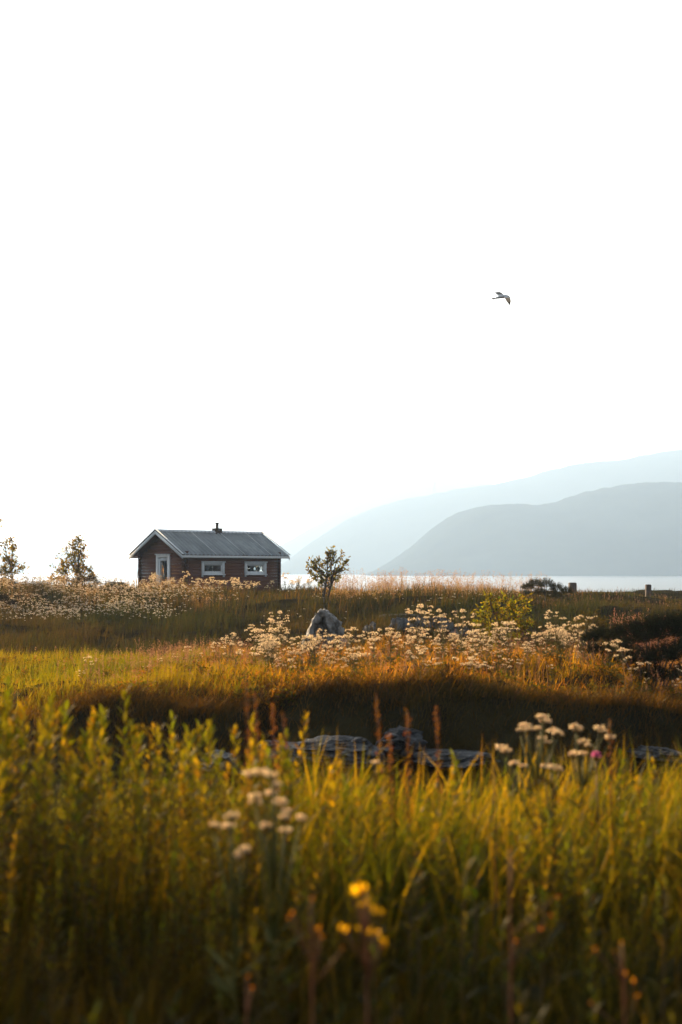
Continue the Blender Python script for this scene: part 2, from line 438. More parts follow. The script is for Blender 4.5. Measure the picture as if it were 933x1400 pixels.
def window(axis, fixed, out_, o, bars=0, mat='trim', sill=True, shelf=True):
    a0, a1, z0, z1 = o
    def bx(m, s0, s1, d0, d1, zz0, zz1):
        lo_, hi_ = sorted((fixed + out_ * d0, fixed + out_ * d1))
        if axis == 'x': m.box((s0, lo_, zz0), (s1, hi_, zz1))
        else: m.box((lo_, s0, zz0), (hi_, s1, zz1))
    f = MB(); t = .13
    bx(f, a0 - t, a0 + .03, -.05, .1, z0 - t, z1 + t); bx(f, a1 - .03, a1 + t, -.05, .1, z0 - t, z1 + t)
    bx(f, a0 + .03, a1 - .03, -.05, .1, z1 - .03, z1 + t); bx(f, a0 + .03, a1 - .03, -.05, .1, z0 - t, z0 + .03)
    fr = f.build('window', M[mat], cab)
    s = MB(); bx(s, a0 - t - .05, a1 + t + .05, .102, .135, z1 + t - .05, z1 + t + .02); s.build('head_board', M[mat], fr)
    s = MB(); bx(s, a0 - t - .02, a1 + t + .02, .102, .15, z0 - t - .0, z0 - t + .05)
    s.build('sill', M['white_trim'], fr)
    for e0, e1 in ((a0 - t, a0 - t + .1), (a1 + t - .1, a1 + t)):
        s = MB(); bx(s, e0, e1, .065, .098, z0 - t - .09, z0 - t - .003); s.build('sill_bracket', M[mat], fr)
    s = MB(); sw = .045
    bx(s, a0 + .031, a0 + .03 + sw, .0, .05, z0 + .031, z1 - .031); bx(s, a1 - .03 - sw, a1 - .031, .0, .05, z0 + .031, z1 - .031)
    bx(s, a0 + .031 + sw, a1 - .031 - sw, .0, .05, z1 - .03 - sw, z1 - .031); bx(s, a0 + .031 + sw, a1 - .031 - sw, .0, .05, z0 + .031, z0 + .03 + sw)
    for k in range(bars):
        c = a0 + (a1 - a0) * (k + 1) / (bars + 1); bx(s, c - .015, c + .015, .005, .045, z0 + .078, z1 - .078)
    if bars:
        for k in range(3):
            c = z0 + (z1 - z0) * (k + 1) / 4; bx(s, a0 + .078, a1 - .078, .008, .042, c - .013, c + .013)
    s.build('sash', M['white_trim'], fr)
    g = MB(); bx(g, a0 + .07, a1 - .07, .02, .028, z0 + .07, z1 - .07); g.build('pane', M['glass'], fr)
    return fr


window('x', -WW / 2, -1, win[0]); window('x', -WW / 2, -1, win[1])
window('x', WW / 2, 1, (1.0, 2.6, .75, 1.75), bars=4)
window('y', LW, 1, (-1.1, 1.05, 1.0, 1.75))
m = MB(); nC = 40
xs = np.linspace(.9, 2.7, nC); yo = WW / 2 - .14 + .025 * np.sin(np.arange(nC) * 1.9)
v = np.concatenate([np.stack([xs, yo, np.full(nC, .62)], 1), np.stack([xs, yo, np.full(nC, 1.62)], 1)])
m.add(v, [(k, k + 1, nC + k + 1, nC + k) for k in range(nC - 1)]); m.build('curtain', M['curtain'], cab)
# door in the near gable
d0, d1, dz = -.56, .36, 2.0
f = MB(); f.box((-.11, d0 - .13, .0), (.05, d0 + .02, dz + .13)); f.box((-.11, d1 - .02, .0), (.05, d1 + .13, dz + .13)); f.box((-.11, d0 + .02, dz - .02), (.05, d1 - .02, dz + .13)); f.box((-.15, d0 - .19, dz + .132), (-.02, d1 + .19, dz + .18))
dr = f.build('door', M['white_trim'], cab)
f = MB(); a, b_, = d0 + .022, d1 - .022
f.box((-.05, a, .02), (.0, a + .12, dz - .022)); f.box((-.05, b_ - .12, .02), (.0, b_, dz - .022)); f.box((-.05, a + .12, dz - .2), (.0, b_ - .12, dz - .022)); f.box((-.05, a + .12, .02), (.0, b_ - .12, .42))
f.build('door_leaf', M['trim'], dr)
f = MB(); f.box((-.03, a + .11, .41), (-.022, b_ - .11, dz - .19)); f.build('pane', M['glass'], dr)
f = MB(); f.tube([(-.06, b_ - .08, 1.0), (-.11, b_ - .08, 1.0), (-.11, b_ - .2, 1.0)], .011, 6); f.build('handle', M['steel'], dr)
f = MB(); f.box((-1.0, -1.0, -.28), (-.16, .8, -.02)); f.build('door_step', M['post'], cab)

# roof
OG, OE = .52, .4
hw = WW / 2 + OE
for sgn in (-1, 1):
    m = MB(); per = .27; nxs = int((LW + 2 * OG) / per * 8)
    xs = np.linspace(-OG, LW + OG, nxs)
    wv = .05 * np.sin(xs / per * 2 * np.pi)
    T = np.linspace(0, 1, 8)
    tn = np.array([0, sgn * math.sin(PITCH), math.cos(PITCH)])
    top, bot = [], []
    for t in T:
        c = np.stack([xs, np.full(nxs, sgn * hw * t), np.full(nxs, RG + .05 - hw * t * math.tan(PITCH))], 1)
        top.append(c + wv[:, None] * tn); bot.append(c + (wv[:, None] - .006) * tn)
    V = np.concatenate(top + bot); n1 = nxs
    q = []
    for j in range(7):
        s = j * n1 + np.arange(n1 - 1); q.append(np.stack([s, s + 1, s + n1 + 1, s + n1], 1)); s2 = s + 8 * n1; q.append(np.stack([s2, s2 + n1, s2 + n1 + 1, s2 + 1], 1))
    m.add(V, np.concatenate(q)); rs = m.build('roof', M['roof'], cab, smooth=True)
    # roof lap joints (sheet overlaps running down the slope)
    m = MB(); 
    for xx in (1.75, 3.72, 5.6):
        p0 = np.array([xx, sgn * .05, RG + .05 - .05 * math.tan(PITCH)]) + .043 * tn; p1 = np.array([xx, sgn * (hw - .02), RG + .05 - (hw - .02) * math.tan(PITCH)]) + .043 * tn
        m.tube([p0, p1], .013, 5)
    m.build('lap_joint', M['trim'], rs)
    # soffit boards and rafters
    m = MB()
    def slab(x0, x1, y0, y1, off0, off1):
        v = []
        for x in (x0, x1):
            for y in (y0, y1):
                for o in (off0, off1):
                    v.append((x, sgn * y, RG + .05 - y * math.tan(PITCH) + o))
        m.add(v, [(0, 1, 3, 2), (4, 6, 7, 5), (0, 4, 5, 1), (2, 3, 7, 6), (0, 2, 6, 4), (1, 5, 7, 3)])
    slab(-OG + .035, LW + OG - .035, .01, hw - .03, -.075, -.04); m.build('roof_boards', M['dark_wood'], cab)
    # barge boards at both gables
    for x0 in (-OG - .01, LW + OG - .02):
        m = MB(); slab(x0, x0 + .03, .0, hw + .02, -.2, -.028); m.build('barge_board', M['trim'], cab)
        m = MB(); slab(x0 - .02, x0 + .09, .0, hw + .03, .05, .075); m.build('verge_flashing', M['trim'], rs)
    m = MB(); zz = RG + .05 - hw * math.tan(PITCH)
    m.box((-OG + .022, min(sgn * hw, sgn * (hw + .03)), zz - .15), (LW + OG - .022, max(sgn * hw, sgn * (hw + .03)), zz - .03)); m.build('fascia', M['white_trim'], cab)
m = MB()
for sgn in (-1, 1):
    v = [];
    for x in (-OG - .02, LW + OG + .02):
        for (y, o) in ((0, .105), (sgn * .16, .085 - .16 * math.tan(PITCH)), (sgn * .16, .075 - .16 * math.tan(PITCH)), (0, .09)):
            v.append((x, y, RG + o + .008))
    m.add(v, [(0, 1, 5, 4), (3, 7, 6, 2), (1, 2, 6, 5), (0, 3, 2, 1), (4, 5, 6, 7)])
m.build('ridge_cap', M['trim'], cab)
cx0 = 4.2 - OG
m = MB(); m.box((cx0 - .2, -.2, RG - .12), (cx0 + .2, .2, RG + .2)); m.box((cx0 - .225, -.225, RG + .2), (cx0 + .225, .225, RG + .24)); ch = m.build('chimney', M['brick'], cab)
m = MB(); m.tube([(cx0, 0, RG + .242), (cx0, 0, RG + .5)], .085, 10); m.build('flue_pipe', M['brick'], ch)
m = MB(); m.tube([(cx0, 0, RG + .5), (cx0, 0, RG + .53), (cx0, 0, RG + .56)], [.12, .13, .04], 10); m.build('flue_cap', M['brick'], ch)
# pole leaning by the far corner
pl = MB(); p0, p1 = P(184, 812, 78.6), P(190.5, 771, 78.9); pl.tube([p0 - [0, 0, .3], (p0 + p1) / 2 + [.01, 0, 0], p1], [.022, .02, .016], 6)
tag(pl.build('pole', M['post']), 'thin pale pole leaning beside the cabin corner', 'pole')


# ------------------------------------------------------------------ rocks
def rock(name, loc, size, seed, label, mat='rock', cat='rock', group=None, rz=0, cuts=9, rough=1.0, sub=4):
    r = np.random.default_rng(seed)
    bm = bmesh.new(); bmesh.ops.create_icosphere(bm, subdivisions=sub, radius=1)
    nrm = r.normal(size=(cuts, 3)); nrm[:, 2] = np.abs(nrm[:, 2]) * .7; nrm /= np.linalg.norm(nrm, axis=1)[:, None]; off = r.uniform(.5, .85, cuts)
    for v in bm.verts:
        p = np.array(v.co)
        for n_, o_ in zip(nrm, off):
            dd = p @ n_ - o_
            if dd > 0: p = p - n_ * dd * .93
        q = Vector(p) * 1.9 + Vector((seed * 3.1, seed, 0))
        p = p * (1 + rough * (.16 * mnoise.fractal(q, 1., 2., 5) + .09 * mnoise.fractal(q * 4, 1., 2., 4)))
        v.co = Vector((p[0] * size[0], p[1] * size[1], p[2] * size[2]))
    me = bpy.data.meshes.new(name); bm.to_mesh(me); bm.free(); me.materials.append(M[mat])
    o = bpy.data.objects.new(name, me); COL.objects.link(o); o.location = loc; o.rotation_euler.z = rz
    tag(o, label, cat, group); return o


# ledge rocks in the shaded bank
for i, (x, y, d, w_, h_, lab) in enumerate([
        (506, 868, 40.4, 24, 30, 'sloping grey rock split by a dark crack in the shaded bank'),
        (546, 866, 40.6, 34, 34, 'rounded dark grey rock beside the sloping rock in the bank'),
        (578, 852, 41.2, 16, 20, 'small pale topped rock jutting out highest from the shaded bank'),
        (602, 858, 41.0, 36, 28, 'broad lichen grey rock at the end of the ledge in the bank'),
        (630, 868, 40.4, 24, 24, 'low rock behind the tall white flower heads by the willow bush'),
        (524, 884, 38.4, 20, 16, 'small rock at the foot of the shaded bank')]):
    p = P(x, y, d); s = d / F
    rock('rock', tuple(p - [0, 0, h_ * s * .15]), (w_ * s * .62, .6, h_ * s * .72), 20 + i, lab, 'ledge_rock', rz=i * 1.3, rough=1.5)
# slabs in the gully
for i, (x, y, d, w_, h_, lab) in enumerate([
        (378, 1020, 15.3, 34, 20, 'dark rock beside the slanting slab in the gully'),
        (470, 1020, 15.0, 80, 22, 'long pale streaked slab slanting through the gully shadow'),
        (548, 1008, 15.6, 40, 24, 'ridged grey slab under the overhanging bank'),
        (618, 1030, 15.0, 56, 14, 'blackish flat rock low in the gully below the ridged slab'),
        (300, 1034, 14.8, 34, 12, 'small dark stone lying at the shadowed end of the gully'),
        (905, 1026, 15.2, 40, 10, 'low stone in the gully beneath the broad juniper')]):
    p = P(x, y, d); s = d / F
    rock('rock_slab', tuple(p - [0, 0, h_ * s * .35]), (w_ * s * 1.0, .55, h_ * s * .85), 40 + i, lab, 'gully_rock', rz=.25 * (i % 3) - .25, rough=1.6, cuts=8, cat='rock slab')
for i, (x, y, d, w_, h_, lab) in enumerate([
        (52, 801, 61, 30, 13, 'low rounded outcrop on the ridge skyline left of the birch bush'),
        (8, 797, 61.5, 30, 16, 'mossy outcrop on the skyline below the slender birch'),
        (158, 802, 62, 20, 9, 'small skyline hummock of rock between birch bush and cabin'),
        (560, 835, 46.5, 50, 9, 'flat turf covered outcrop in the slope below the golden seed heads')]):
    p = P(x, y, d); s = d / F
    rock('outcrop', tuple(np.array([p[0], d, float(ground(p[0], d)[0]) + h_ * s * .1])), (w_ * s * .9, 1.0, h_ * s * .8), 60 + i, lab, 'mossrock', cat='rock outcrop')

# the upright split stone
def standing_stone():
    d = 30.6; s = d / F
    O = [(413, 898), (419, 878), (427, 856), (433, 840), (438, 833), (445, 832), (452, 840), (462, 853), (470, 869), (475, 888), (476, 900)]
    I = [(425, 898), (428, 878), (433, 862), (438, 850), (441, 845), (444, 846), (447, 855), (451, 862), (455, 872), (459, 886), (460, 899)]
    cx = 445
    to = lambda p, y, k=1.0: np.array([((p[0] - cx) * k * 1.14 + cx - CX) * s, y, EYE - (p[1] - HZ) * s])
    n = len(O); m = MB()
    rings = [[to(p, d + .75, .75) + [0, 0, -.03] for p in O], [to(p, d + .2, 1.0) for p in O], [to(p, d - .12, .97) for p in O], [to(p, d - .1) for p in I], [to(p, d + .1) for p in I]]
    V = np.array(rings).reshape(-1, 3); q = []
    for j in range(4):
        for k in range(n - 1): q.append((j * n + k, j * n + k + 1, (j + 1) * n + k + 1, (j + 1) * n + k))
    # close front recess and back
    fan = []
    for j, fl in ((4, 1), (0, 0)):
        for k in range(n // 2):
            a, b, c, e = j * n + k, j * n + k + 1, j * n + n - 2 - k, j * n + n - 1 - k
            if b == c: fan.append((a, b, e) if fl else (a, e, b))
            else: q.append((a, b, c, e) if fl else (a, e, c, b))
    m.add(V, q, fan); o = m.build('standing_stone', M['rock'])
    bm = bmesh.new(); bm.from_mesh(o.data)
    bmesh.ops.remove_doubles(bm, verts=bm.verts, dist=.001)
    bmesh.ops.recalc_face_normals(bm, faces=bm.faces)
    bmesh.ops.subdivide_edges(bm, edges=bm.edges, cuts=3, use_grid_fill=True)
    bm.normal_update()
    for v in bm.verts:
        q_ = v.co * 3.0
        v.co += v.normal * (.06 * mnoise.fractal(q_, 1., 2., 4) + .05 * mnoise.fractal(q_ * 4, 1., 2., 3))
    bm.to_mesh(o.data); bm.free()
    tag(o, 'upright pointed grey boulder with a hollow dark face behind the flowers', 'boulder')
standing_stone()

# ------------------------------------------------------------------ posts
for (x, y0, y1, d, w_, lab) in [(783, 796.5, 815, 58, 8.5, 'short square weathered post nearest the golden flowers on the ridge'), (886.5, 799, 822, 57, 6.2, 'slimmer taller post on the ridge against bright water')]:
    s = d / F; p = P(x, y1, d); h = (y1 - y0) * s; r_ = w_ * s / 2
    m = MB(); m.box((-r_, -r_, -.4), (r_, r_, h - .02)); m.box((-r_ * .8, -r_ * .8, h - .02), (r_ * .8, r_ * .8, h))
    for zz in (h * .35, h * .7): m.tube([(-r_ * 1.03, -r_ * .4, zz), (-r_ * 1.03, r_ * .4, zz)], .012, 4)
    o = m.build('post', M['post']); o.location = tuple(p); o.rotation_euler = (.03, -.02, .3); tag(o, lab, 'post')


# ------------------------------------------------------------------ trees and bushes
def jit(c, n, a, r): return np.clip(np.asarray(c) * (1 + a * r.normal(size=(n, 1))) + np.asarray(c) * .5 * a * r.normal(size=(n, 3)), .002, .95)


def tree(name, label, cat, d, base, clumps, leaf, col, seed, trunk_r=.04, dens=1.0, group=None, aspect=.5, stems=1, spread=1.0, mat='tree_leaf', var=.3):
    r = np.random.default_rng(seed); s = d / F
    b = P(base[0], base[1], d)
    root = empty(name, tuple(b)); tag(root, label, cat, group)
    tm = MB(); lm = MB()
    cl = []
    for (x, y, rad) in clumps:
        p = P(x, y, d) - b; p[1] += r.normal() * spread * rad * s * .8; cl.append((p, rad * s))
    hmax = max(c[0][2] for c in cl)
    top = max(cl, key=lambda c: c[0][2])[0]
    mains = []
    for k in range(stems):
        off = np.array([(k - (stems - 1) / 2) * trunk_r * 3, r.normal() * trunk_r, 0])
        tgt = top if k == 0 else cl[r.integers(len(cl))][0]
        T = np.linspace(0, 1, 7)
        pts = off * (1 - T[:, None]) + tgt * T[:, None] * [[1, 1, 1]] + np.stack([np.sin(T * 5 + seed) * .06 * hmax * T, np.cos(T * 4) * .04 * hmax * T, 0 * T], 1) * (T * (1 - T) * 4)[:, None]
        pts[:, 0] -= tgt[0] * (T * (1 - T)) * .8
        pts[0, 2] -= .15
        mains.append(pts); tm.tube(pts, trunk_r * (1 - .8 * T), 6)
    for p, rad in cl:
        mp = mains[r.integers(len(mains))]; zz = p[2] * r.uniform(.35, .7)
        k = np.argmin(np.abs(mp[:, 2] - zz)); st = mp[k]
        T = np.linspace(0, 1, 5)[:, None]
        pts = st * (1 - T) + p * T + np.array([0, 0, .12]) * np.linalg.norm(p - st) * (T * (1 - T)) * -2
        tm.tube(pts, trunk_r * .45 * (1 - .75 * T[:, 0]), 5)
        for _ in range(5):
            e = p + r.normal(size=3) * rad * .75
            stt = pts[r.integers(2, 5)]
            tm.tube([stt, (stt + e) / 2 + r.normal(size=3) * rad * .1, e], [trunk_r * .18, trunk_r * .12, trunk_r * .05], 4)
            n = max(5, int(dens * 16 * (rad / leaf) ** 1.2 / 5))
            # leaves along the twig in small sprays
            tt = r.uniform(.25, 1.05, n)[:, None]
            c = stt * (1 - tt) + e * tt + r.normal(size=(n, 3)) * rad * .2
            ax = (e - stt) / (np.linalg.norm(e - stt) + 1e-6) * .6 + r.normal(size=(n, 3)) * .8
            lm.leaves(c, ax, leaf * r.uniform(.6, 1.25, n), leaf * aspect * r.uniform(.7, 1.2, n), jit(col, n, var, r), r)
    tm.build('trunk', M['bark'], root, smooth=True); lm.build('crown', M[mat], root)
    return root


tree('birch_tree', 'slender birch with a narrow crown standing on the ridge at the frame edge', 'tree', 63, (17, 800),
     [(14, 735, 6), (9, 744, 7), (18, 747, 6), (14, 757, 7), (8, 762, 5), (16, 770, 7), (24, 768, 4), (12, 779, 8), (20, 782, 7), (26, 774, 5), (5, 772, 7), (6, 785, 8), (0, 779, 7)], .13, (.18, .14, .03), 3, .035, 3.0)
tree('birch_tree', 'birch cut off by the frame edge beyond the slender birch', 'tree', 64, (-8, 802),
     [(0, 713, 4), (-3, 722, 6), (-16, 715, 9), (-20, 730, 12), (-8, 738, 7), (-26, 745, 12), (-12, 752, 9), (-20, 765, 12), (-8, 772, 9)], .13, (.18, .14, .03), 4, .05, 1.8)
tree('birch_bush', 'bushy golden brown birch spreading on the ridge left of the cabin', 'tree', 63, (106, 806),
     [(107, 734, 4), (113, 738, 4), (102, 741, 5), (110, 746, 5), (96, 746, 5), (116, 750, 4), (90, 752, 5), (101, 757, 7), (111, 759, 6), (94, 764, 7), (106, 769, 9), (85, 771, 7), (117, 771, 6), (78, 780, 7), (92, 779, 9), (104, 784, 10), (115, 783, 8), (124, 779, 4), (126, 786, 5), (75, 788, 6), (86, 790, 9), (120, 792, 8), (100, 795, 10)], .14, (.19, .145, .03), 5, .05, 3.2)
tree('rowan_tree', 'small rowan with dense upright crown standing behind the pointed boulder', 'tree', 50, (445, 828),
     [(452, 751, 3), (447, 755, 4), (459, 755, 4), (466, 760, 5), (470, 768, 5), (434, 763, 4), (428, 767, 4), (453, 766, 6), (463, 774, 6), (444, 771, 5), (430, 775, 5), (424, 782, 5), (438, 780, 6), (454, 781, 6), (467, 783, 5), (431, 789, 5), (445, 788, 6), (458, 791, 5), (440, 795, 4), (452, 798, 4), (424, 772, 3)], .13, (.11, .10, .024), 6, .05, 2.9, stems=2)
tree('willow_bush', 'yellow green willow bush behind the white flowers', 'bush', 28.5, (690, 893),
     [(668, 812, 6), (676, 822, 9), (690, 822, 8), (700, 826, 9), (714, 820, 7), (720, 830, 7), (662, 828, 8), (672, 838, 11), (686, 838, 11), (702, 838, 11), (716, 842, 9), (655, 840, 7), (650, 850, 7), (664, 852, 11), (680, 853, 12), (697, 853, 12), (712, 857, 10), (724, 852, 6), (662, 866, 9), (678, 870, 11), (694, 872, 11), (710, 872, 9)], .085, (.14, .14, .02), 7, .016, 3.4, aspect=.34, stems=6, mat='leaf')
tree('spreading_pine', 'small windswept pine with a flat layered top beside the juniper', 'tree', 21.6, (803, 940),
     [(800, 842, 8), (812, 838, 8), (790, 848, 8), (782, 853, 6), (815, 848, 9), (803, 852, 9), (826, 850, 6), (795, 858, 8), (780, 862, 5), (808, 862, 7), (820, 862, 8)], .07, (.05, .045, .016), 8, .03, 5.0, aspect=.14, mat='leaf')


def juniper(label, d, base, clumps, seed, col=(.028, .03, .014)):
    r = np.random.default_rng(seed); s = d / F; b = P(base[0], base[1], d)
    root = empty('juniper_bush', tuple(b)); tag(root, label, 'bush', 'dark juniper bushes on the mound')
    st = MB(); nd = MB()
    for (x, y, rad) in clumps:
        c = P(x, y, d) - b; c[1] += r.normal() * rad * s * .6; rr = rad * s
        st.tube([(c[0] * .2, c[1] * .2, -.1), c * .6 + [0, 0, -.05], c], [.02, .014, .005], 5)
        ns = int(70 * (rr / .12) ** 1.5)
        for _ in range(ns):
            dv = r.normal(size=3); dv /= np.linalg.norm(dv); dv[2] = abs(dv[2]) * .9 + .05
            a = c + dv * rr * r.uniform(.35, .75); e = c + dv * rr * r.uniform(.85, 1.3) + [0, 0, .03]
            n = 26; t = r.uniform(0, 1, n)[:, None]
            nd.leaves(a * (1 - t) + e * t, (e - a) / np.linalg.norm(e - a) * .7 + r.normal(size=(n, 3)) * .5, .035, .006, jit(col, n, .3, r), r, 0)
    st.build('stem', M['bark'], root); nd.build('foliage', M['needle'], root)


juniper('broad black green juniper mound behind the lone flowers at the frame side', 19.6, (885, 958), [(842, 872, 15), (862, 866, 16), (886, 862, 18), (908, 858, 18), (930, 858, 20), (845, 890, 18), (868, 880, 20), (892, 878, 22), (915, 872, 24), (938, 872, 24), (850, 910, 20), (878, 908, 24), (905, 905, 24), (932, 900, 26), (955, 890, 26), (865, 930, 18), (895, 932, 20), (925, 930, 22)], 31)
juniper('low dark juniper under the windswept pine', 20.6, (825, 946), [(808, 878, 11), (822, 872, 13), (838, 878, 14), (815, 895, 14), (832, 898, 15), (845, 890, 13), (820, 912, 12)], 32)
juniper('olive juniper topping the ridge end beside the golden seed heads', 52, (745, 822), [(722, 806, 9), (734, 802, 10), (747, 803, 11), (762, 808, 10), (776, 812, 9), (740, 814, 11), (758, 817, 10), (720, 816, 9)], 33, (.055, .05, .02))

juniper('low heathery mound on the slope under the slimmer post', 47, (862, 850), [(846, 842, 9), (860, 838, 10), (876, 840, 10), (890, 846, 8)], 34, (.05, .032, .018))
juniper('brown green mound on the slope under the square post', 46, (795, 858), [(780, 850, 8), (794, 846, 10), (810, 850, 9)], 35, (.045, .038, .016))
juniper('dark bush at the frame edge among the cream ridge flowers', 50, (4, 838), [(-12, 826, 9), (2, 822, 10), (16, 828, 8)], 36, (.04, .032, .016))
juniper('dark bush at the foot of the bushy birch', 61, (122, 806), [(112, 796, 7), (124, 795, 8), (134, 800, 6)], 37, (.06, .04, .018))
juniper('small dark bush in the shaded hollow left of the pointed boulder', 36, (345, 892), [(332, 884, 9), (346, 880, 10), (360, 885, 9)], 38, (.03, .026, .012))

# ------------------------------------------------------------------ grasses (uncountable)
def scatter(n, d0, d1, u0, u1, r, clump=0.0, power=1.0):
    d = np.sqrt(r.uniform(d0 ** 2, d1 ** 2, n)); u = r.uniform(u0, u1, n)
    X = (u - CX) * d / F
    if clump > 0:
        k = max(1, n // 12); cX, cd = X[:k], d[:k]; idx = r.integers(k, size=n)
        X = cX[idx] + r.normal(size=n) * clump; d = np.clip(cd[idx] + r.normal(size=n) * clump, d0, d1)
    return X, d


def grass(name, label, parts, seed, mat='grass'):
    r = np.random.default_rng(seed); m = MB()
    for p in parts:
        X, Y = scatter(p['n'], *p['d'], *p.get('u', (-330, 1260)), r, p.get('clump', 0))
        if 'mask' in p:
            k = p['mask'](X, Y, r); X, Y = X[k], Y[k]
        n = len(X); u = CX + X / Y * F
        base = np.stack([X, Y, ground(X, Y) - .02], 1)
        h = p['h'](X, Y, u, r) if callable(p['h']) else r.uniform(*p['h'], n)
        cols = np.array(p['cols']); ci = r.integers(len(cols), size=n)
        nz = vnoise(X, Y, p.get('cs', 1.5), seed) + .5
        # species patches
        ci = np.clip((nz * 1.4 - .2 + r.normal(size=n) * .22) * len(cols), 0, len(cols) - 1).astype(int)
        col = jit(1., n, .18, r) * cols[ci]
        m.blades(base, h, r.uniform(*p['w'], n), r.normal(.2, 1.5, n), np.abs(r.normal(p.get('lean', .25), .18, n)), col, p.get('seg', 3), None, r)
    return tag(m.build(name, M[mat]), label, None, kind='stuff')


YG = [(.075, .10, .011), (.12, .125, .012), (.17, .14, .014)]
OR = [(.27, .19, .02), (.33, .2, .028), (.26, .13, .024), (.36, .22, .045)]
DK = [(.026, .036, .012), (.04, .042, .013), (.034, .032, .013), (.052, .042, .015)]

grass('tall_grass', 'tall green and golden grass blades of the blurred near meadow', [
    dict(n=12500, d=(5.2, 8.3), u=(330, 1300), h=lambda X, Y, u, r: r.uniform(.3, .72, len(X)) * np.clip(1.0 + .35 * vnoise(X, Y, .45, 4) + .12 * vnoise(X, Y, 1.2, 5), .6, 1.18) * np.interp(Y, [5.2, 6.3], [.62, 1.]), w=(.007, .017), cols=[(.07, .105, .012), (.11, .125, .012), (.16, .145, .014)], lean=.4, cs=.5, seg=4, clump=.07),
    dict(n=700, d=(5.6, 8.3), u=(330, 1300), h=(.55, .82), w=(.008, .016), cols=[(.2, .17, .014)], lean=.35, seg=4),
    dict(n=4500, d=(5.6, 8.0), u=(-300, 420), h=(.3, .66), w=(.006, .012), cols=YG, lean=.2, seg=4),
], 101)
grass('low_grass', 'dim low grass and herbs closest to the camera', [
    dict(n=15000, d=(2.2, 5.3), u=(-350, 1300), h=lambda X, Y, u, r: r.uniform(.2, .46, len(X)), w=(.006, .014), cols=[(.018, .03, .011), (.03, .037, .012), (.055, .05, .012)], lean=.35, seg=4, clump=.05),  # blade colours darkened to deepen the shade near the camera
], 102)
HR = lambda a, b: (lambda X, Y, u, r: HM(a, b)(X, Y, u, r) * np.interp(u, [700, 770], [1, .5]))
HM = lambda a, b: (lambda X, Y, u, r: r.uniform(a, b, len(X)) * np.clip(1 + 1.3 * vnoise(X, Y, .45, 21) + 1.1 * vnoise(X, Y, 1.6, 22), .22, 1.9))
edge = lambda X, Y, r: (vnoise(X, Y, 1.3, 6) + .5 + r.uniform(-.3, .3, len(X))) > .3
grass('meadow_grass', 'sunlit yellow and orange grass across the middle mound', [
    dict(n=30000, d=(17.2, 31), u=(-300, 380), h=HM(.10, .30), w=(.008, .015), cols=[(.075, .115, .011), (.11, .135, .012), (.15, .145, .014)], lean=.3, cs=2.2, clump=.1),
    dict(n=36000, d=(17.0, 31), u=(270, 1250), h=HM(.08, .30), w=(.007, .014), cols=OR, lean=.5, cs=1.1, clump=.1),
    dict(n=9000, d=(18.0, 31), u=(270, 1250), h=HM(.10, .3), w=(.007, .014), cols=[(.09, .09, .016), (.07, .075, .014)], lean=.4, cs=1.1, clump=.14),
    dict(n=14000, d=(16.3, 18.8), u=(-300, 1250), h=HM(.08, .24), w=(.007, .013), cols=[(.09, .06, .018), (.12, .075, .02), (.06, .045, .016)], lean=.6, cs=.6, clump=.1),
], 103)
def herbs(name, label, n, d0, d1, u0, u1, seed, cols, ln=.07):
    r = np.random.default_rng(seed); X, Y = scatter(n, d0, d1, u0, u1, r, .12); m = MB(); k = 9
    c = np.repeat(np.stack([X, Y, ground(X, Y)], 1), k, 0); c[:, 2] += r.uniform(0, .16, n * k); c[:, :2] += r.normal(size=(n * k, 2)) * .03
    cl = np.repeat(np.array(cols)[r.integers(len(cols), size=n)], k, 0) * jit(1., n * k, .15, r)
    m.leaves(c, r.normal(size=c.shape) * [1, 1, .4] + [0, 0, .6], ln * r.uniform(.5, 1.2, n * k), ln * .3, cl, r)
    return tag(m.build(name, M['leaf']), label, None, kind='stuff')
herbs('meadow_herbs', 'small leafy herbs mixed through the meadow grass of the mound', 4200, 16.6, 31, -250, 1200, 801, [(.07, .08, .014), (.12, .09, .016), (.05, .045, .014), (.16, .08, .02)])
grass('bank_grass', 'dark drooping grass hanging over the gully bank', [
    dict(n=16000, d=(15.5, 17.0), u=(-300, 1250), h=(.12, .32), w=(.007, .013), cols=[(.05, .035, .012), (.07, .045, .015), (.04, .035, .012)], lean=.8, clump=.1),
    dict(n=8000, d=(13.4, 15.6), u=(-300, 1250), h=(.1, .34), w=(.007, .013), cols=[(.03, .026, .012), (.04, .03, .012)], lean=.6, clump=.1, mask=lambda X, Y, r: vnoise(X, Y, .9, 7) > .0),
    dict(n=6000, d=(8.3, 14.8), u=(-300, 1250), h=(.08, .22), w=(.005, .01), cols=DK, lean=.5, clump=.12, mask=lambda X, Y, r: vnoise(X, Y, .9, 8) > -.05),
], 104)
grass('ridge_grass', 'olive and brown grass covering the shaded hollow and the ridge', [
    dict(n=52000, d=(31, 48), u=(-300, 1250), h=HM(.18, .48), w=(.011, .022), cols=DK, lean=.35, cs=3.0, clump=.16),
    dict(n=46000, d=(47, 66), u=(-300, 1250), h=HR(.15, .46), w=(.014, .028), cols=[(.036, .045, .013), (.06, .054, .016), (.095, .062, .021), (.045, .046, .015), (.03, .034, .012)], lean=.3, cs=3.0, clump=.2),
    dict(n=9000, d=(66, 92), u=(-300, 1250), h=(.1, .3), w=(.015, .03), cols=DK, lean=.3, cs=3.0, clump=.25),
], 105, 'ridge_blade')


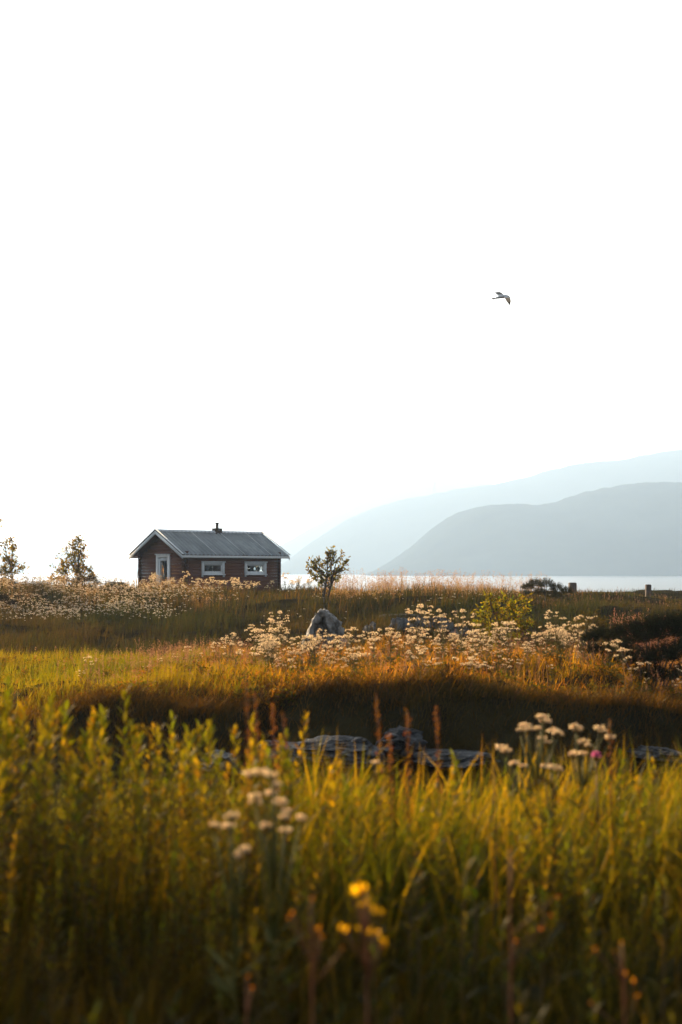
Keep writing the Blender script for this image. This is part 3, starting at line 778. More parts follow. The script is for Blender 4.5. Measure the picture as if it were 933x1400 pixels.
def seedheads(name, label, parts, seed):
    """airy dry stems with many small chaff flakes"""
    r = np.random.default_rng(seed); m = MB()
    for p in parts:
        X, Y = scatter(p['n'], *p['d'], *p['u'], r, p.get('clump', 0)); n = len(X)
        base = np.stack([X, Y, ground(X, Y)], 1); h = r.uniform(*p['h'], n)
        ang = r.uniform(0, 6.3, n); ln = np.abs(r.normal(.12, .1, n))
        cols = np.array(p['cols']); col = cols[r.integers(len(cols), size=n)] * jit(1., n, .15, r)
        m.blades(base, h, p['w'], ang, ln, col, 2, None, r)
        k = p['k']; idx = np.repeat(np.arange(n), k)
        t = r.uniform(p.get('t0', .6), 1.0, n * k); rad = p['rad'] * (1.25 - t)
        L = np.stack([np.cos(ang), np.sin(ang)], 1)[idx]
        c = base[idx].copy(); c[:, 2] += h[idx] * (t - .35 * ln[idx] * t * t); c[:, :2] += L * (h * ln)[idx][:, None] * (t * t)[:, None]
        c += r.normal(size=c.shape) * rad[:, None] * [1, 1, .5]
        m.leaves(c, r.normal(size=c.shape) + [0, 0, .6], p['fl'] * r.uniform(.6, 1.3, n * k), p['fl'] * .6, np.repeat(col, k, 0) * p.get('gain', 1.2), r)
    return tag(m.build(name, M['petal']), label, None, kind='stuff')


GOLD = [(.38, .22, .08), (.45, .28, .12), (.3, .16, .06)]
seedheads('golden_seed_heads', 'airy golden seed heads along the ridge top against the water', [
    dict(n=1500, d=(50, 63), u=(-260, 300), h=(.3, .65), w=.009, rad=.09, k=18, fl=.026, cols=GOLD, clump=.5),  # added seed heads whose gold colour stands in for backlit glow
    dict(n=800, d=(53, 61), u=(462, 735), h=(.3, 1.05), w=.01, rad=.10, k=26, fl=.03, cols=GOLD, clump=.35),
    dict(n=350, d=(50, 56), u=(462, 735), h=(.3, .6), w=.009, rad=.09, k=20, fl=.028, cols=GOLD, clump=.35),
], 201)
seedheads('dry_grass', 'reddish dry flowering grass catching the light on the mound', [
    dict(n=1700, d=(17.3, 28), u=(120, 1000), h=(.25, .55), w=.004, rad=.018, k=14, fl=.016, cols=[(.3, .15, .08), (.26, .12, .07), (.35, .2, .1)], clump=.25, t0=.7),
    dict(n=300, d=(23, 25.5), u=(835, 935), h=(.5, 1.12), w=.006, rad=.02, k=24, fl=.024, cols=[(.26, .12, .075), (.3, .15, .09)], t0=.55),
    dict(n=220, d=(27, 31), u=(190, 330), h=(.2, .42), w=.004, rad=.016, k=12, fl=.014, cols=[(.3, .15, .08)], t0=.6),
    dict(n=300, d=(44, 56), u=(740, 1000), h=(.15, .35), w=.008, rad=.03, k=12, fl=.02, cols=[(.28, .15, .08)], t0=.6, clump=.3),
], 202)

# ------------------------------------------------------------------ white umbel flowers
def umbel(m, c, rad, n, r, col=(.86, .69, .46), fl=.012, dome=.5):
    """domed head of florets grouped in small clusters"""
    k = max(6, n // 8)
    a = r.uniform(0, 6.28, k); rr = rad * np.sqrt(r.uniform(0, 1, k))
    cc = np.stack([rr * np.cos(a), rr * np.sin(a), rad * dome * (1 - (rr / rad) ** 2) + r.normal(size=k) * rad * .08], 1) + c
    idx = r.integers(k, size=n)
    p = cc[idx] + r.normal(size=(n, 3)) * rad * np.array([.14, .14, .11])
    ax = r.normal(size=(n, 3)) * [1, 1, .8]
    m.leaves(p - ax / np.linalg.norm(ax, axis=1)[:, None] * fl * .5, ax, fl * r.uniform(.7, 1.3, n), fl, jit(col, n, .08, r), r, .1)
    return cc


GREEN = (.09, .09, .02); STEMB = (.1, .075, .025)
def umbel_proto(seed, H, nheads, rad, fl=.014, nf=64):
    r = np.random.default_rng(seed)
    root = empty('white_umbel_flower', (0, 0, 0))
    st = MB(); lean = r.normal(size=2) * .05
    T = np.linspace(0, 1, 5)
    top = np.array([lean[0] * H, lean[1] * H, H])
    mp = np.stack([lean[0] * H * T ** 2, lean[1] * H * T ** 2, H * T], 1); mp[0, 2] = -.05
    st.tube(mp[:-1], .006 * (1 - .5 * T[:-1]), 4, GREEN)
    hd = []
    for k in range(nheads):
        a = k * 2.4 + r.normal() * .4; t0 = r.uniform(.45, .78); b = mp[0] * 0 + [lean[0] * H * t0 ** 2, lean[1] * H * t0 ** 2, H * t0]
        e = top + np.array([math.cos(a), math.sin(a), 0]) * r.uniform(.05, .2) * H ** .5 - [0, 0, r.uniform(0, .35) * H * (k > 1)]
        e[2] = max(e[2], b[2] + .06)
        st.tube([b, (b + e) / 2 + [0, 0, -.02], e - [0, 0, .04]], [.004, .0035, .003], 4, STEMB)
        h = MB(); rd = rad * r.uniform(.6, 1.15)
        cc = umbel(h, e, rd, int(nf * (rd / rad) ** 2), r, fl=fl)
        for q in cc[:9]:
            st.tube([e - [0, 0, .04], q], .0014, 3, STEMB)
        hd.append(h)
    n = 14; t = r.uniform(.05, .6, n); a = r.uniform(0, 6.28, n)
    st.leaves(np.stack([0 * t, 0 * t, t * H], 1), np.stack([np.cos(a), np.sin(a), .5 + 0 * a], 1), r.uniform(.08, .16, n), .03, GREEN, r)
    st.build('stem', M['stem'], root)
    for h in hd: h.build('flower_head', M['petal'], root)
    return root


def place_first(protos, used, k, loc, rz, sc, label):
    p = protos[k]
    if k not in used:
        used.add(k); p.location = loc; p.rotation_euler.z = rz; p.scale = (sc,) * 3; p['label'] = label; return p
    return dup(p, loc, rz, sc, label)


GRP = 'white umbel flowers of the shore meadow'
protos = [umbel_proto(300 + i, H, n, rd) for i, (H, n, rd) in enumerate([(.72, 7, .058), (.8, 9, .052), (.62, 6, .062), (.68, 10, .046), (.55, 8, .05), (.85, 8, .056), (.6, 4, .055)])]
for p in protos: tag(p, None, 'flower', GRP)
used = set(); rf = np.random.default_rng(77)
zones = [  # x mean, x sd, d0, d1, n, scale, label
    (375, 28, 19, 27, 38, .95, 'white umbel plant in the crowded drift in front of the pointed boulder'),
    (350, 12, 24, 28, 10, 1.05, 'white umbel plant in the crowded drift in front of the pointed boulder'),
    (448, 28, 18.8, 26, 30, .85, 'white umbel plant in the crowded drift in front of the pointed boulder'),
    (515, 8, 24, 27.5, 4, .95, 'white umbel plant standing apart below the rock ledge'),
    (570, 6, 23, 26, 5, 1.2, 'taller white umbel plant in the clump rising before the ledge rocks'),
    (598, 36, 18.6, 26, 38, .85, 'low white umbel plant in the loose drift between ledge and willow bush'),
    (640, 10, 24, 27, 8, 1.1, 'white umbel plant crowding the foot of the willow bush'),
    (680, 36, 18.5, 24, 28, .75, 'short white umbel plant in the drift in front of the willow bush'),
    (738, 20, 19, 25, 14, .8, 'white umbel plant between the willow bush and the pine'),
    (783, 17, 20, 25, 24, .95, 'white umbel plant in the bright clump beside the low juniper'),
    (868, 14, 17.8, 18.8, 6, .75, 'white umbel plant glowing in front of the broad juniper'),
    (926, 6, 18, 18.6, 2, .75, 'white umbel plant at the frame side before the broad juniper'),
    (225, 40, 22, 27, 6, .55, 'small scattered white umbel plant in the yellow green grass'),
    (115, 8, 19.5, 20.5, 2, .6, 'low pale umbel plant alone in the yellow grass'),
]
for (xm, xs_, d0, d1, n, sc, lab) in zones:
    for _ in range(n):
        x = rf.normal(xm, xs_); d = rf.uniform(d0, d1); X = (x - CX) * d / F
        place_first(protos, used, rf.integers(len(protos)), (X, d, float(ground(X, d)[0])), rf.uniform(0, 6.28), sc * (rf.uniform(.75, 1.12) if rf.uniform() < .6 else rf.uniform(.4, .75)), lab)
# tall ones along the ridge in front of the cabin
rp = [umbel_proto(330 + i, H, n, rd, .03, 40) for i, (H, n, rd) in enumerate([(.75, 7, .075), (.9, 8, .075), (.65, 6, .08)])]
for p in rp: tag(p, None, 'flower', GRP)
ru = set()
for _ in range(60):
    x = rf.uniform(190, 420) if rf.uniform() < .85 else rf.uniform(420, 470); d = rf.uniform(56, 63); X = (x - CX) * d / F
    place_first(rp, ru, rf.integers(3), (X, d, float(ground(X, d)[0])), rf.uniform(0, 6.28), rf.uniform(.6, 1.0), 'white umbel plant on the ridge in front of the cabin wall')


# the far field of flowers on the ridge slope
r = np.random.default_rng(88); m = MB(); ms_ = MB()
def field(n, d0, d1, u0, u1, h0, h1, rad, col, clump=.5, nf=16):
    X, Y = scatter(n, d0, d1, u0, u1, r, clump)
    k = vnoise(X, Y, 2.5, 12) > -.22; X, Y = X[k], Y[k]
    Z = ground(X, Y); H = r.uniform(h0, h1, len(X))
    m.blades(np.stack([X, Y, Z], 1), H, .008, r.uniform(0, 6, len(X)), .05, np.array((.1, .09, .03)), 2, None, r)
    for x, y, z, h in zip(X, Y, Z, H):
        umbel(m, np.array([x, y, z + h]), rad * r.uniform(.6, 1.2), nf, r, col, .028)
field(3600, 49, 62, -200, 225, .25, .6, .05, (.6, .48, .34), .5, 9)  # golden tint paints sunlight onto the crest flowers
field(1100, 45, 52, -120, 250, .2, .5, .042, (.5, .45, .38), .4, 8)  # greyer tint paints shade onto the lower slope
field(420, 50, 60, 225, 420, .2, .45, .045, (.5, .46, .38), .5, 9)
field(200, 44, 56, 380, 700, .2, .4, .035, (.42, .38, .3), 1., 8)
tag(m.build('flower_field', M['petal']), 'mass of small cream flowers covering the ridge slope beside the cabin', None, kind='stuff')


# named foreground umbels with heads at their own heights
def fg_umbel(label, d, base_x, heads, seed, rad, col=(.86, .68, .44)):
    r = np.random.default_rng(seed); X = (base_x - CX) * d / F; b = np.array([X, d, float(ground(X, d)[0])])
    root = empty('white_umbel_flower', tuple(b)); tag(root, label, 'flower', GRP)
    H = [P(x, y, d + r.uniform(-.2, .2)) - b for x, y, *_ in heads]
    top = max(H, key=lambda p: p[2]); st = MB()
    T = np.linspace(0, 1, 6)[:, None]; mp = top * T * [[1, 1, 1]]; mp[:, :2] *= T
    st.tube(mp, .007 * (1 - .6 * T[:, 0]), 5, GREEN)
    for i, h in enumerate(H):
        sc = heads[i][2] if len(heads[i]) > 2 else 1.
        k = int(np.clip(np.searchsorted(mp[:, 2], h[2] * .7), 1, 4)); s = mp[k - 1]
        st.tube([s, (s + h) / 2 + [0, 0, -.02], h - [0, 0, .03]], [.0045, .004, .003], 5, GREEN)
        hd = MB(); cc = umbel(hd, h, rad * sc, int(120 * sc), r, col, .009, .3)
        for q in cc[:12]: st.tube([h - [0, 0, .03], q], .0012, 3, STEMB)
        hd.build('flower_head', M['petal'], root)
    n = 26; t = r.uniform(.1, .85, n)[:, None]; c = mp[0] * (1 - t) + mp[3] * t; a = r.uniform(0, 6.28, n)
    st.leaves(c, np.stack([np.cos(a), np.sin(a), .7 + 0 * a], 1), r.uniform(.06, .15, n), .022, GREEN, r)
    st.build('stem', M['stem'], root)


fg_umbel('blurred white yarrow with heads at many heights among the leafy stalks', 4.7, 372, [(346, 1058, 1.1), (360, 1056, 1.1), (373, 1060, .9), (350, 1089), (349, 1096, .9), (372, 1084, .9), (383, 1097, 1.1), (391, 1109, .8), (391, 1117, .8), (365, 1129, .9), (391, 1136, .9), (411, 1118, .8), (378, 1072, .8)], 401, .022)
fg_umbel('lower blurred white yarrow with small heads deep in the leafy stalks', 4.5, 322, [(317, 1115, .9), (314, 1129, .9), (336, 1161, .8), (327, 1169, .8), (293, 1128, .7)], 402, .021)
fg_umbel('blurred white umbel with the highest heads at the near meadow edge', 7.0, 728, [(718, 992), (712, 998, .8), (742, 980, 1.1), (745, 986, 1.2), (757, 999, 1.2), (762, 1002), (741, 1009, .9), (749, 1014, .8), (723, 997, .9), (735, 996, .8), (686, 1023, 1.2), (692, 1026, .9)], 403, .025)
fg_umbel('blurred white umbel beside the pink thistle', 7.2, 800, [(787, 994, 1.1), (790, 997, .9), (820, 995, 1.0), (824, 999, .8), (832, 1008, 1.1), (797, 1014, 1.2), (805, 1019, .7), (788, 1029), (797, 1030), (783, 1031, .8)], 404, .025)
fg_umbel('short blurred white umbel half sunk in the grass tops', 6.6, 752, [(703, 1043, .9), (755, 1049, 1.), (762, 1051, .9), (745, 1048, .8), (716, 1047, .7), (514, 1042, .5)][:5], 405, .024)
fg_umbel('single blurred white head poking out of the green grass tops', 6.6, 516, [(514, 1042, .6)], 406, .03)

# pink thistle
b = P(816, 1075, 7.1); b[2] = float(ground(b[0], b[1])[0]); root = empty('thistle', tuple(b)); tag(root, 'pink thistle head among the near white umbels', 'flower')
r = np.random.default_rng(5); st = MB(); e = P(815, 1034, 7.1) - b
st.tube([(0, 0, -.05), e * .5 + [.01, 0, 0], e], [.006, .005, .004], 5, (.16, .09, .05)); st.build('stem', M['stem'], root)
hd = MB(); n = 120; v = r.normal(size=(n, 3)) + [0, 0, 1.2]; hd.leaves(np.repeat(e[None], n, 0), v, .03, .005, jit((.62, .16, .38), n, .1, r), r, 0); hd.build('flower_head', M['petal'], root)
hd = MB(); n = 60; v = r.normal(size=(n, 3)) * [1, 1, .5] + [0, 0, .1]; hd.leaves(np.repeat(e[None] - [0, 0, .012], n, 0), v, .016, .008, (.12, .09, .04), r, .1); hd.build('bract', M['leaf'], root)

# ------------------------------------------------------------------ leafy stalks of the near left thicket
def stalk_proto(seed, H, nl, ll, lw, col, name='leafy_stalk'):
    r = np.random.default_rng(seed); root = empty(name); st = MB(); lf = MB()
    T = np.linspace(0, 1, 7); ln = r.normal(size=2) * .06
    pts = np.stack([ln[0] * H * T ** 2, ln[1] * H * T ** 2, H * T], 1); pts[0, 2] = -.08
    st.tube(pts, .005 * (1 - .75 * T), 5, (.11, .07, .025))
    t = np.linspace(.18, 1, nl) ** .85; a = np.arange(nl) * 2.4 + r.normal(size=nl) * .3
    c = np.stack([np.interp(t, T, pts[:, 0]), np.interp(t, T, pts[:, 1]), np.interp(t, T, pts[:, 2])], 1)
    el = .55 + 1.5 * t ** 4
    ax = np.stack([np.cos(a), np.sin(a), el], 1); L = ll * (1.05 - .5 * t ** 3) * r.uniform(.75, 1.2, nl)
    # two-piece leaf that arches over
    n = nl; axn = ax / np.linalg.norm(ax, axis=1)[:, None]; sd = np.cross(axn, [0, 0, 1.]); sd /= np.linalg.norm(sd, axis=1)[:, None]
    q1 = c + axn * (L * .35)[:, None]; q2 = q1 + (axn + [0, 0, -.22]) * (L * .35)[:, None]; q3 = q2 + (axn + [0, 0, -.6]) * (L * .32)[:, None]
    wv = lw * .5
    V = np.stack([c, q1 - sd * wv, q1 + sd * wv, q2 - sd * wv * .8, q2 + sd * wv * .8, q3], 1)
    off = (np.arange(n) * 6)[:, None]
    lf.add(V.reshape(-1, 3), np.array([1, 2, 4, 3]) + off, np.concatenate([np.array([0, 2, 1]) + off, np.array([3, 4, 5]) + off]), np.repeat(jit(col, n, .2, r), 6, 0))
    st.build('stem', M['stem'], root); lf.build('foliage', M['leaf'], root)
    return root


sp = [stalk_proto(500 + i, 1.0, nl, ll, lw, col) for i, (nl, ll, lw, col) in enumerate([(52, .15, .019, (.12, .12, .013)), (56, .13, .018, (.17, .145, .013)), (46, .16, .023, (.085, .10, .013)), (54, .12, .019, (.2, .15, .013))])]
lp = [stalk_proto(520 + i, .46, nl, ll, lw, col) for i, (nl, ll, lw, col) in enumerate([(16, .11, .015, (.03, .04, .012)), (20, .09, .013, (.05, .05, .012)), (13, .12, .017, (.028, .036, .012))])]
for p in lp: tag(p, None, 'plant', 'leafy stalks in the dim low grass')
lu = set()
SG = 'leafy willowherb stalks of the near thicket'
for p in sp: tag(p, None, 'plant', SG)
su = set(); r2 = np.random.default_rng(9)
def top_y(x): return np.interp(x, [-250, 0, 50, 100, 200, 280, 330, 450, 700, 1200], [955, 978, 990, 1000, 1016, 1028, 1022, 1040, 1050, 1050])
lab1 = 'leafy stalk in the dense tall thicket at the near left'
cnt = 0
for _ in range(200):
    d = r2.uniform(4.6, 7.6); x = r2.uniform(-190, 440); X = (x - CX) * d / F
    zt = P(x, top_y(x), 6.4)[2] + r2.normal() * .05 - max(0, r2.normal() * .09) - max(0, 6.1 - d) * .3; g0 = float(ground(X, d)[0])
    if x > 300 and r2.uniform() < .45: continue
    place_first(sp, su, r2.integers(4), (X, d, g0), r2.uniform(0, 6.28), max(.4, zt - g0), lab1); cnt += 1
for (x, y, d) in [(325, 1022, 6.0), (372, 1030, 6.1), (352, 1038, 5.7), (300, 1040, 5.6), (398, 1052, 5.9), (262, 1022, 6.2), (185, 1000, 6.3), (22, 975, 6.4), (60, 985, 6.3)]:
    X = (x - CX) * d / F; g0 = float(ground(X, d)[0])
    place_first(sp, su, r2.integers(4), (X, d, g0), r2.uniform(0, 6.28), P(x, y, d)[2] - g0, lab1)
lab3 = 'leafy stalk half hidden among the blades of the tall green grass'
for _ in range(92):
    d = r2.uniform(5.0, 7.0); x = r2.uniform(430, 1130); X = (x - CX) * d / F; g0 = float(ground(X, d)[0])
    zt = P(x, r2.uniform(1050, 1130), 6.2)[2] - max(0, 6.1 - d) * .26
    place_first(sp, su, r2.integers(4), (X, d, g0), r2.uniform(0, 6.28), max(.35, zt - g0), lab3)
lab2 = 'leafy stalk rising from the dim low grass near the camera'
for _ in range(46):
    d = r2.uniform(3.3, 5.2); x = r2.uniform(-150, 1080); X = (x - CX) * d / F
    place_first(lp, lu, r2.integers(3), (X, d, float(ground(X, d)[0])), r2.uniform(0, 6.28), r2.uniform(.65, 1.15), lab2)
for (x, y, d) in [(630, 1195, 4.6), (575, 1190, 4.7), (560, 1180, 4.9), (905, 1215, 4.4), (650, 1170, 4.9), (740, 1230, 4.3)]:
    X = (x - CX) * d / F; g0 = float(ground(X, d)[0])
    place_first(lp, lu, r2.integers(3), (X, d, g0), r2.uniform(0, 6.28), (P(x, y, d)[2] - g0) / .46, lab2)

# rusty dock stems
def dock(x, y, d, label, seed, col=(.11, .05, .032), thick=.9, seeds=170, t0=.35):
    r = np.random.default_rng(seed); X = (x - CX) * d / F; b = np.array([X, d, float(ground(X, d)[0])]); e = P(x + r.normal() * 3, y, d) - b
    root = empty('dock_stem', tuple(b)); tag(root, label, 'plant', 'rusty dock stems'); st = MB(); sd = MB()
    T = np.linspace(0, 1, 6)[:, None]; pts = e * T + np.sin(T * 3) * [[.015, .01, 0]]; pts[0, 2] = -.05
    st.tube(pts, .004 * (1.1 - .6 * T[:, 0]), 5, col); n = seeds
    t = r.uniform(t0, 1.0, n)[:, None]; c = e * t + np.sin(t * 3) * [[.015, .01, 0]] + r.normal(size=(n, 3)) * [.016 * thick, .016 * thick, .012] * (1.25 - t)
    sd.leaves(c, r.normal(size=(n, 3)) + [0, 0, .5], .012, .009, jit(np.array(col) * 1.3, n, .25, r), r)
    st.build('stem', M['stem'], root); sd.build('seed_head', M['leaf'], root)
for i, (x, y, d, lab) in enumerate([
        (337, 925, 6.0, 'tallest blurred rusty dock stem over the gully'), (346, 945, 6.1, 'second rusty dock stem leaning on the tallest one'), (371, 965, 6.3, 'thin rusty dock stem just right of the tall pair'),
        (389, 975, 6.2, 'short rusty dock stem before the dark rock'), (519, 950, 6.8, 'rusty dock stem before the long pale slab'), (553, 970, 6.8, 'faint rusty dock stem in front of the ridged slab'), (595, 965, 6.9, 'broad rusty dock stem over the blackish rock'),
        (833, 985, 7.0, 'faint rusty dock stem behind the pink thistle'), (532, 1005, 6.6, 'green brown dock stem just above the grass tops')]):
    dock(x, y, d, lab, 600 + i)
dock(672, 1045, 5.6, 'thin dark bare dock stem standing in the green grass', 640, (.035, .02, .02), .35, 90, .1)

# arching dead fronds
for i, (x, y, d, w_, lab) in enumerate([(742, 1066, 6.0, 16, 'dark frond arching over among the grass tops below the highest umbel'), (527, 1056, 6.2, 14, 'dark frond curling over beside the green grass edge'), (192, 995, 6.3, 13, 'pale green frond nodding above the leafy thicket')]):
    s = d / F; b = P(x + w_, y + 40, d); b[2] = float(ground(b[0], b[1])[0]); root = MB()
    top = P(x, y, d) - b; A = np.linspace(0, 1, 8)
    ar = [np.array([w_ * s * .0, 0, z]) for z in np.linspace(-.05, top[2] - w_ * s, 5)] + [np.array([-w_ * s * (1 - math.cos(t * 3.0)), 0, top[2] - w_ * s + w_ * s * math.sin(t * 3.0)]) for t in A[1:]]
    c_ = (.035, .03, .018) if i < 2 else (.14, .12, .03)
    root.tube(ar, np.linspace(.005, .003, len(ar)), 5, c_)
    a = np.array(ar[5:]); rr = np.random.default_rng(i); n = 60; k = rr.integers(len(a), size=n); root.leaves(a[k], rr.normal(size=(n, 3)) * [.4, 1, .6], .022, .008, jit(c_, n, .2, rr), rr)
    o = root.build('arching_frond', M['leaf']); o.location = tuple(b); tag(o, lab, 'plant')

# sprigs with bright yellow leaves
def sprig(label, d, base_x, leaves, seed, col=(.5, .36, .02), sz=.85):
    r = np.random.default_rng(seed); X = (base_x - CX) * d / F; b = np.array([X, d, float(ground(X, d)[0])]); root = empty('yellow_sprig', tuple(b)); tag(root, label, 'plant', 'yellow leaved sprigs')
    st = MB(); lf = MB(); P_ = [P(x, y, d + r.uniform(-.05, .05)) - b for x, y, _ in leaves]; top = max(P_, key=lambda p: p[2])
    st.tube([(0, 0, -.05), top * [.3, .3, .5], top * [.8, .8, .85], top], [.005, .004, .003, .002], 5, (.2, .08, .04))
    for p, (_, _, L) in zip(P_, leaves):
        st.tube([top * [.6, .6, 1] * min(1, (p[2] / top[2]) * .85), p], [.002, .0015], 4, (.2, .08, .04))
        ln = L * sz * d / F; n = 3; ax = np.array([[r.normal() * .35, r.normal() * .3, 1.]]) + r.normal(size=(n, 3)) * .35
        lf.leaves(np.repeat(p[None], n, 0) - [0, 0, ln * .4], ax, ln * r.uniform(.7, 1.05, n), ln * .55, jit(col, n, .12, r), r, .15)
    st.build('stem', M['stem'], root); lf.build('foliage', M['leaf'], root)
sprig('sprig of bright yellow leaves glowing in the dim grass', 3.5, 505, [(490, 1216, 24), (500, 1214, 18), (483, 1222, 14), (500, 1234, 16), (492, 1236, 14), (508, 1243, 14), (521, 1247, 16), (504, 1226, 14), (491, 1270, 12), (505, 1274, 14), (516, 1274, 14), (524, 1286, 16), (521, 1290, 12), (473, 1270, 14), (466, 1268, 13)], 701)
sprig('small sprig of orange yellow leaves lower in the shade', 3.6, 430, [(425, 1228, 16), (437, 1268, 14), (400, 1248, 12), (395, 1255, 10), (440, 1280, 10), (470, 1296, 10)], 702, (.3, .13, .03), .6)
sprig('sprig with a few ochre leaves by the frame corner', 3.7, 860, [(868, 1340, 14), (850, 1290, 12), (856, 1330, 12), (812, 1297, 12), (840, 1300, 10), (872, 1360, 12), (806, 1370, 12)], 703, (.4, .2, .03), .6)
sprig('tiny sprig with lone orange leaves deep in the dark thicket', 3.7, 335, [(338, 1335, 11), (110, 1377, 11), (440, 1105, 12)][:1] + [(345, 1350, 8)], 704, (.5, .2, .03), .6)
sprig('reddish sprig of small leaves below the dark bare stem', 3.9, 700, [(704, 1286, 11), (760, 1225, 10), (752, 1250, 9), (697, 1160, 10), (700, 1175, 9), (740, 1270, 9)], 705, (.35, .12, .05), .6)

# ------------------------------------------------------------------ birds
def gull():
    d = 36.0; s = d / F; c = P(686, 406, d); bm = bmesh.new()
    pts = lambda x, y, dy=0.: Vector(P(x, y, d) - c) + Vector((0, dy, 0))
    def loft(rings, seg=10):
        """rings: centre, half-width vec a, half-height vec b"""
        vs = []
        for (o, a, b) in rings:
            vs.append([bm.verts.new(o + a * math.cos(k * 2 * math.pi / seg) + b * math.sin(k * 2 * math.pi / seg)) for k in range(seg)])
        for i in range(len(vs) - 1):
            for k in range(seg): bm.faces.new((vs[i][k], vs[i][(k + 1) % seg], vs[i + 1][(k + 1) % seg], vs[i + 1][k]))
        bm.faces.new(vs[0][::-1]); bm.faces.new(vs[-1])
    Y = Vector((0, 1, 0)); Z = Vector((0, 0, 1)); X = Vector((1, 0, 0))
    # body: tail fan at left, head at right
    loft([(pts(672.2, 408.4), Y * .075, Z * .012), (pts(675, 408.6), Y * .06, Z * .022), (pts(678, 407.6), Y * .035, Z * .02), (pts(682, 406.6), Y * .055, Z * .034), (pts(687, 405.6), Y * .075, Z * .045), (pts(691, 405.2), Y * .07, Z * .044), (pts(693.6, 405.4), Y * .05, Z * .036), (pts(695.4, 405.8), Y * .042, Z * .034), (pts(696.8, 406.6), Y * .03, Z * .027), (pts(698.0, 407.3), Y * .012, Z * .012)])
    # far wing raised, tip swept to the left
    loft([(pts(686.5, 405.5), X * .085, Y * .024), (pts(685, 401.5, .12), X * .09, Y * .02), (pts(683, 397.6, .26), X * .09, Y * .018), (pts(681.2, 395.6, .36), X * .085 + Z * .01, Y * .016), (pts(677, 395.9, .46), Z * .022 + X * .03, Y * .014), (pts(672.0, 397.0, .55), Z * .012, Y * .012)])
    # near wing hanging down
    loft([(pts(691, 405.2), X * .075, Y * .024), (pts(692.8, 407.5, -.1), X * .08 - Z * .02, Y * .02), (pts(693.6, 411.5, -.2), X * .07, Y * .018), (pts(694.2, 415.5, -.27), X * .055, Y * .016), (pts(694.6, 418.5, -.32), X * .026, Y * .014), (pts(694.0, 421, -.36), X * .013, Y * .012)])
    me = bpy.data.meshes.new('gull'); bm.to_mesh(me); bm.free()
    o = bpy.data.objects.new('gull', me); COL.objects.link(o); o.location = Vector(c)
    md = o.modifiers.new('r', 'REMESH'); md.mode = 'VOXEL'; md.voxel_size = .006; md.use_smooth_shade = True
    dg = bpy.context.evaluated_depsgraph_get(); m2 = bpy.data.meshes.new_from_object(o.evaluated_get(dg)); o.modifiers.clear(); o.data = m2; bpy.data.meshes.remove(me)
    m2.name = 'gull'; a = m2.attributes.new('tint', 'FLOAT_COLOR', 'POINT')
    for v, q in zip(m2.vertices, a.data):
        x, y, z = v.co; px = x / s + 686; py = 406 - z / s
        if py < 402: k = (.22, .2, .18) if px > 678 else (.42, .4, .38)
        elif py > 408.5: k = (.5, .36, .24) if py < 416 else (.1, .07, .05)
        elif px > 693: k = (.75, .73, .7)
        else: k = (.75, .77, .8) if px > 679 else (.85, .83, .8)
        q.color = (*k, 1)
    m2.materials.clear(); m2.materials.append(M['tint'])
    tag(o, 'large gull gliding high in the white sky with one wing lowered', 'bird')
    bk = MB(); p0 = np.array(pts(698.2, 407.2)); bk.tube([p0, p0 + [.025, 0, -.004], p0 + [.05, 0, -.014]], [.009, .007, .002], 6, (.6, .4, .08)); k = bk.build('beak', M['tint'], o)
    ey = MB(); p1 = np.array(pts(696.2, 405.6)) + [0, -.034, .004]; ey.tube([p1, p1 + [0, -.006, 0]], [.006, .003], 6, (.01, .01, .01)); ey.build('eye', M['tint'], o)
gull()
d = 150; c = P(635.5, 655.5, d); m = MB()
m.tube([(-.14, 0, 0), (-.06, 0, .02), (.04, 0, .02), (.14, 0, 0)], [.02, .06, .06, .015], 6, (.04, .04, .04))
for sg in (-1, 1):
    m.add([(-.05, 0, .02), (.06, 0, .02), (.02 + .0, sg * .2, .14), (-.05, sg * .2, .13), (-.08, sg * .42, .02)], [(0, 1, 2, 3)], [(3, 2, 4)], (.04, .04, .04))
o = m.build('bird', M['tint']); o.location = tuple(c); o.rotation_euler.z = 1.1; tag(o, 'tiny dark bird far off over the mountain shoulder', 'bird')

# ------------------------------------------------------------------ air
TOP = SEA + 6 + 420
hz = MB(); hz.box((-7000, -2000, SEA - 5), (7000, 8300, TOP))
m, nt, out = new_mat('hazy_air')
pv = N(nt, 'ShaderNodeVolumePrincipled'); pv.inputs['Color'].default_value = (.47, .68, 1, 1); pv.inputs['Density'].default_value = 2.65e-4; pv.inputs['Anisotropy'].default_value = .3
nt.links.new(pv.outputs[0], out.inputs['Volume'])
o = hz.build('haze', m); tag(o, 'pale sunlit haze over the fjord', None, kind='stuff')

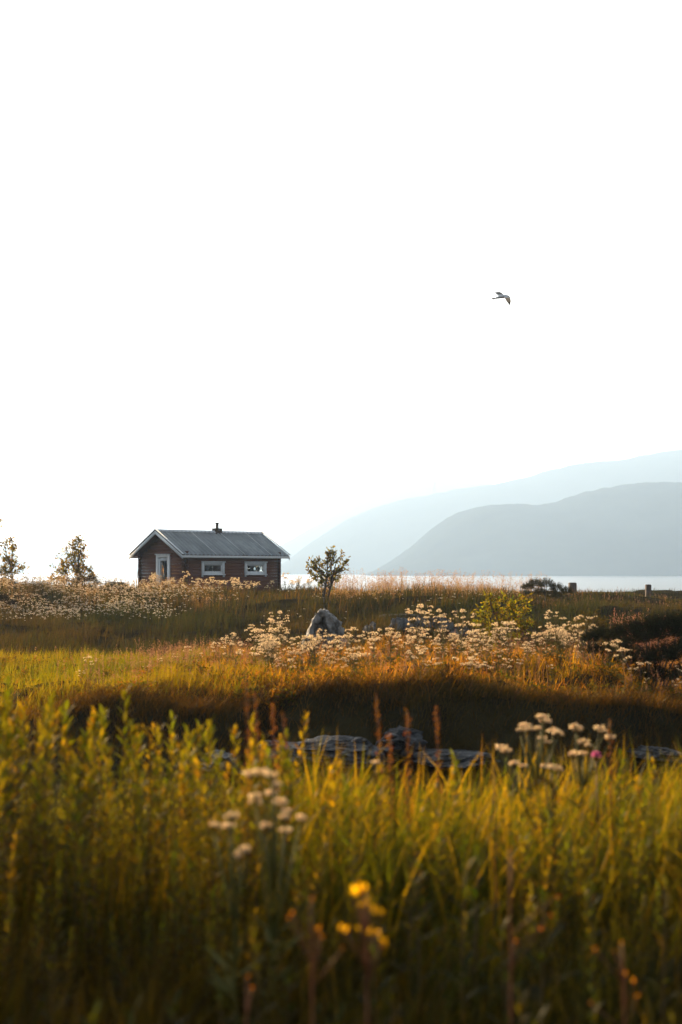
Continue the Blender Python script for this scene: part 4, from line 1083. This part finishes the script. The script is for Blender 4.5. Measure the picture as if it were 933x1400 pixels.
# ------------------------------------------------------------------ light, sky, camera
sd = Vector((math.sin(R(SUN_AZ)) * math.cos(R(SUN_EL)), math.cos(R(SUN_AZ)) * math.cos(R(SUN_EL)), math.sin(R(SUN_EL))))
L = bpy.data.lights.new('sun', 'SUN'); L.energy = 5.0; L.angle = R(.6); L.color = (1, .71, .39)
so = bpy.data.objects.new('sun', L); COL.objects.link(so); so.rotation_euler = (-sd).to_track_quat('-Z', 'Y').to_euler(); so.location = sd * 100
W = bpy.data.worlds.new('World'); scene.world = W; W.use_nodes = True; nt = W.node_tree; nt.nodes.clear()
sky = N(nt, 'ShaderNodeTexSky'); sky.sky_type = 'NISHITA'; sky.sun_disc = False; sky.sun_elevation = R(SUN_EL); sky.sun_rotation = R(SUN_AZ)
sky.air_density = 1.0; sky.dust_density = 4.0; sky.ozone_density = 1.0
hs = N(nt, 'ShaderNodeHueSaturation', Saturation=.22); bg = N(nt, 'ShaderNodeBackground', Strength=.073); wo = N(nt, 'ShaderNodeOutputWorld')
nt.links.new(sky.outputs[0], hs.inputs['Color'])
# thin bright haze towards the sun, dimmer sky away from it
tc = N(nt, 'ShaderNodeTexCoord'); dp = N(nt, 'ShaderNodeVectorMath', operation='DOT_PRODUCT'); nt.links.new(tc.outputs['Generated'], dp.inputs[0]); dp.inputs[1].default_value = tuple(sd)
mr = N(nt, 'ShaderNodeMapRange', interpolation_type='SMOOTHSTEP'); mr.inputs[1].default_value = -.1; mr.inputs[2].default_value = .8; mr.inputs[3].default_value = .8; mr.inputs[4].default_value = 1.15
nt.links.new(dp.outputs['Value'], mr.inputs[0])
mx = N(nt, 'ShaderNodeMix', data_type='RGBA', blend_type='MULTIPLY'); mx.inputs[0].default_value = 1
nt.links.new(hs.outputs[0], mx.inputs[6]); nt.links.new(mr.outputs[0], mx.inputs[7]); nt.links.new(mx.outputs[2], bg.inputs[0]); nt.links.new(bg.outputs[0], wo.inputs[0])
cam = bpy.data.cameras.new('camera'); co = bpy.data.objects.new('camera', cam); COL.objects.link(co)
co.location = (0, 0, EYE); co.rotation_euler = (R(90), 0, 0); cam.lens = 50; cam.sensor_width = 36; cam.sensor_height = 24; cam.sensor_fit = 'AUTO'
cam.shift_y = (HZ - 700) / 1400; cam.clip_start = .05; cam.clip_end = 40000
cam.dof.use_dof = True; cam.dof.focus_distance = 38; cam.dof.aperture_fstop = 2.0
scene.camera = co
vs = scene.view_settings; vs.view_transform = 'Standard'; vs.look = 'None'; vs.exposure = 2.0; vs.gamma = 1; vs.use_curve_mapping = False
cy = scene.cycles; cy.use_denoising = True; cy.max_bounces = 7; cy.diffuse_bounces = 3; cy.transmission_bounces = 5; cy.glossy_bounces = 3; cy.volume_bounces = 1; cy.transparent_max_bounces = 12
cy.caustics_reflective = False; cy.caustics_refractive = False; cy.sample_clamp_indirect = 6
try: cy.denoiser = 'OPENIMAGEDENOISE'
except Exception: pass
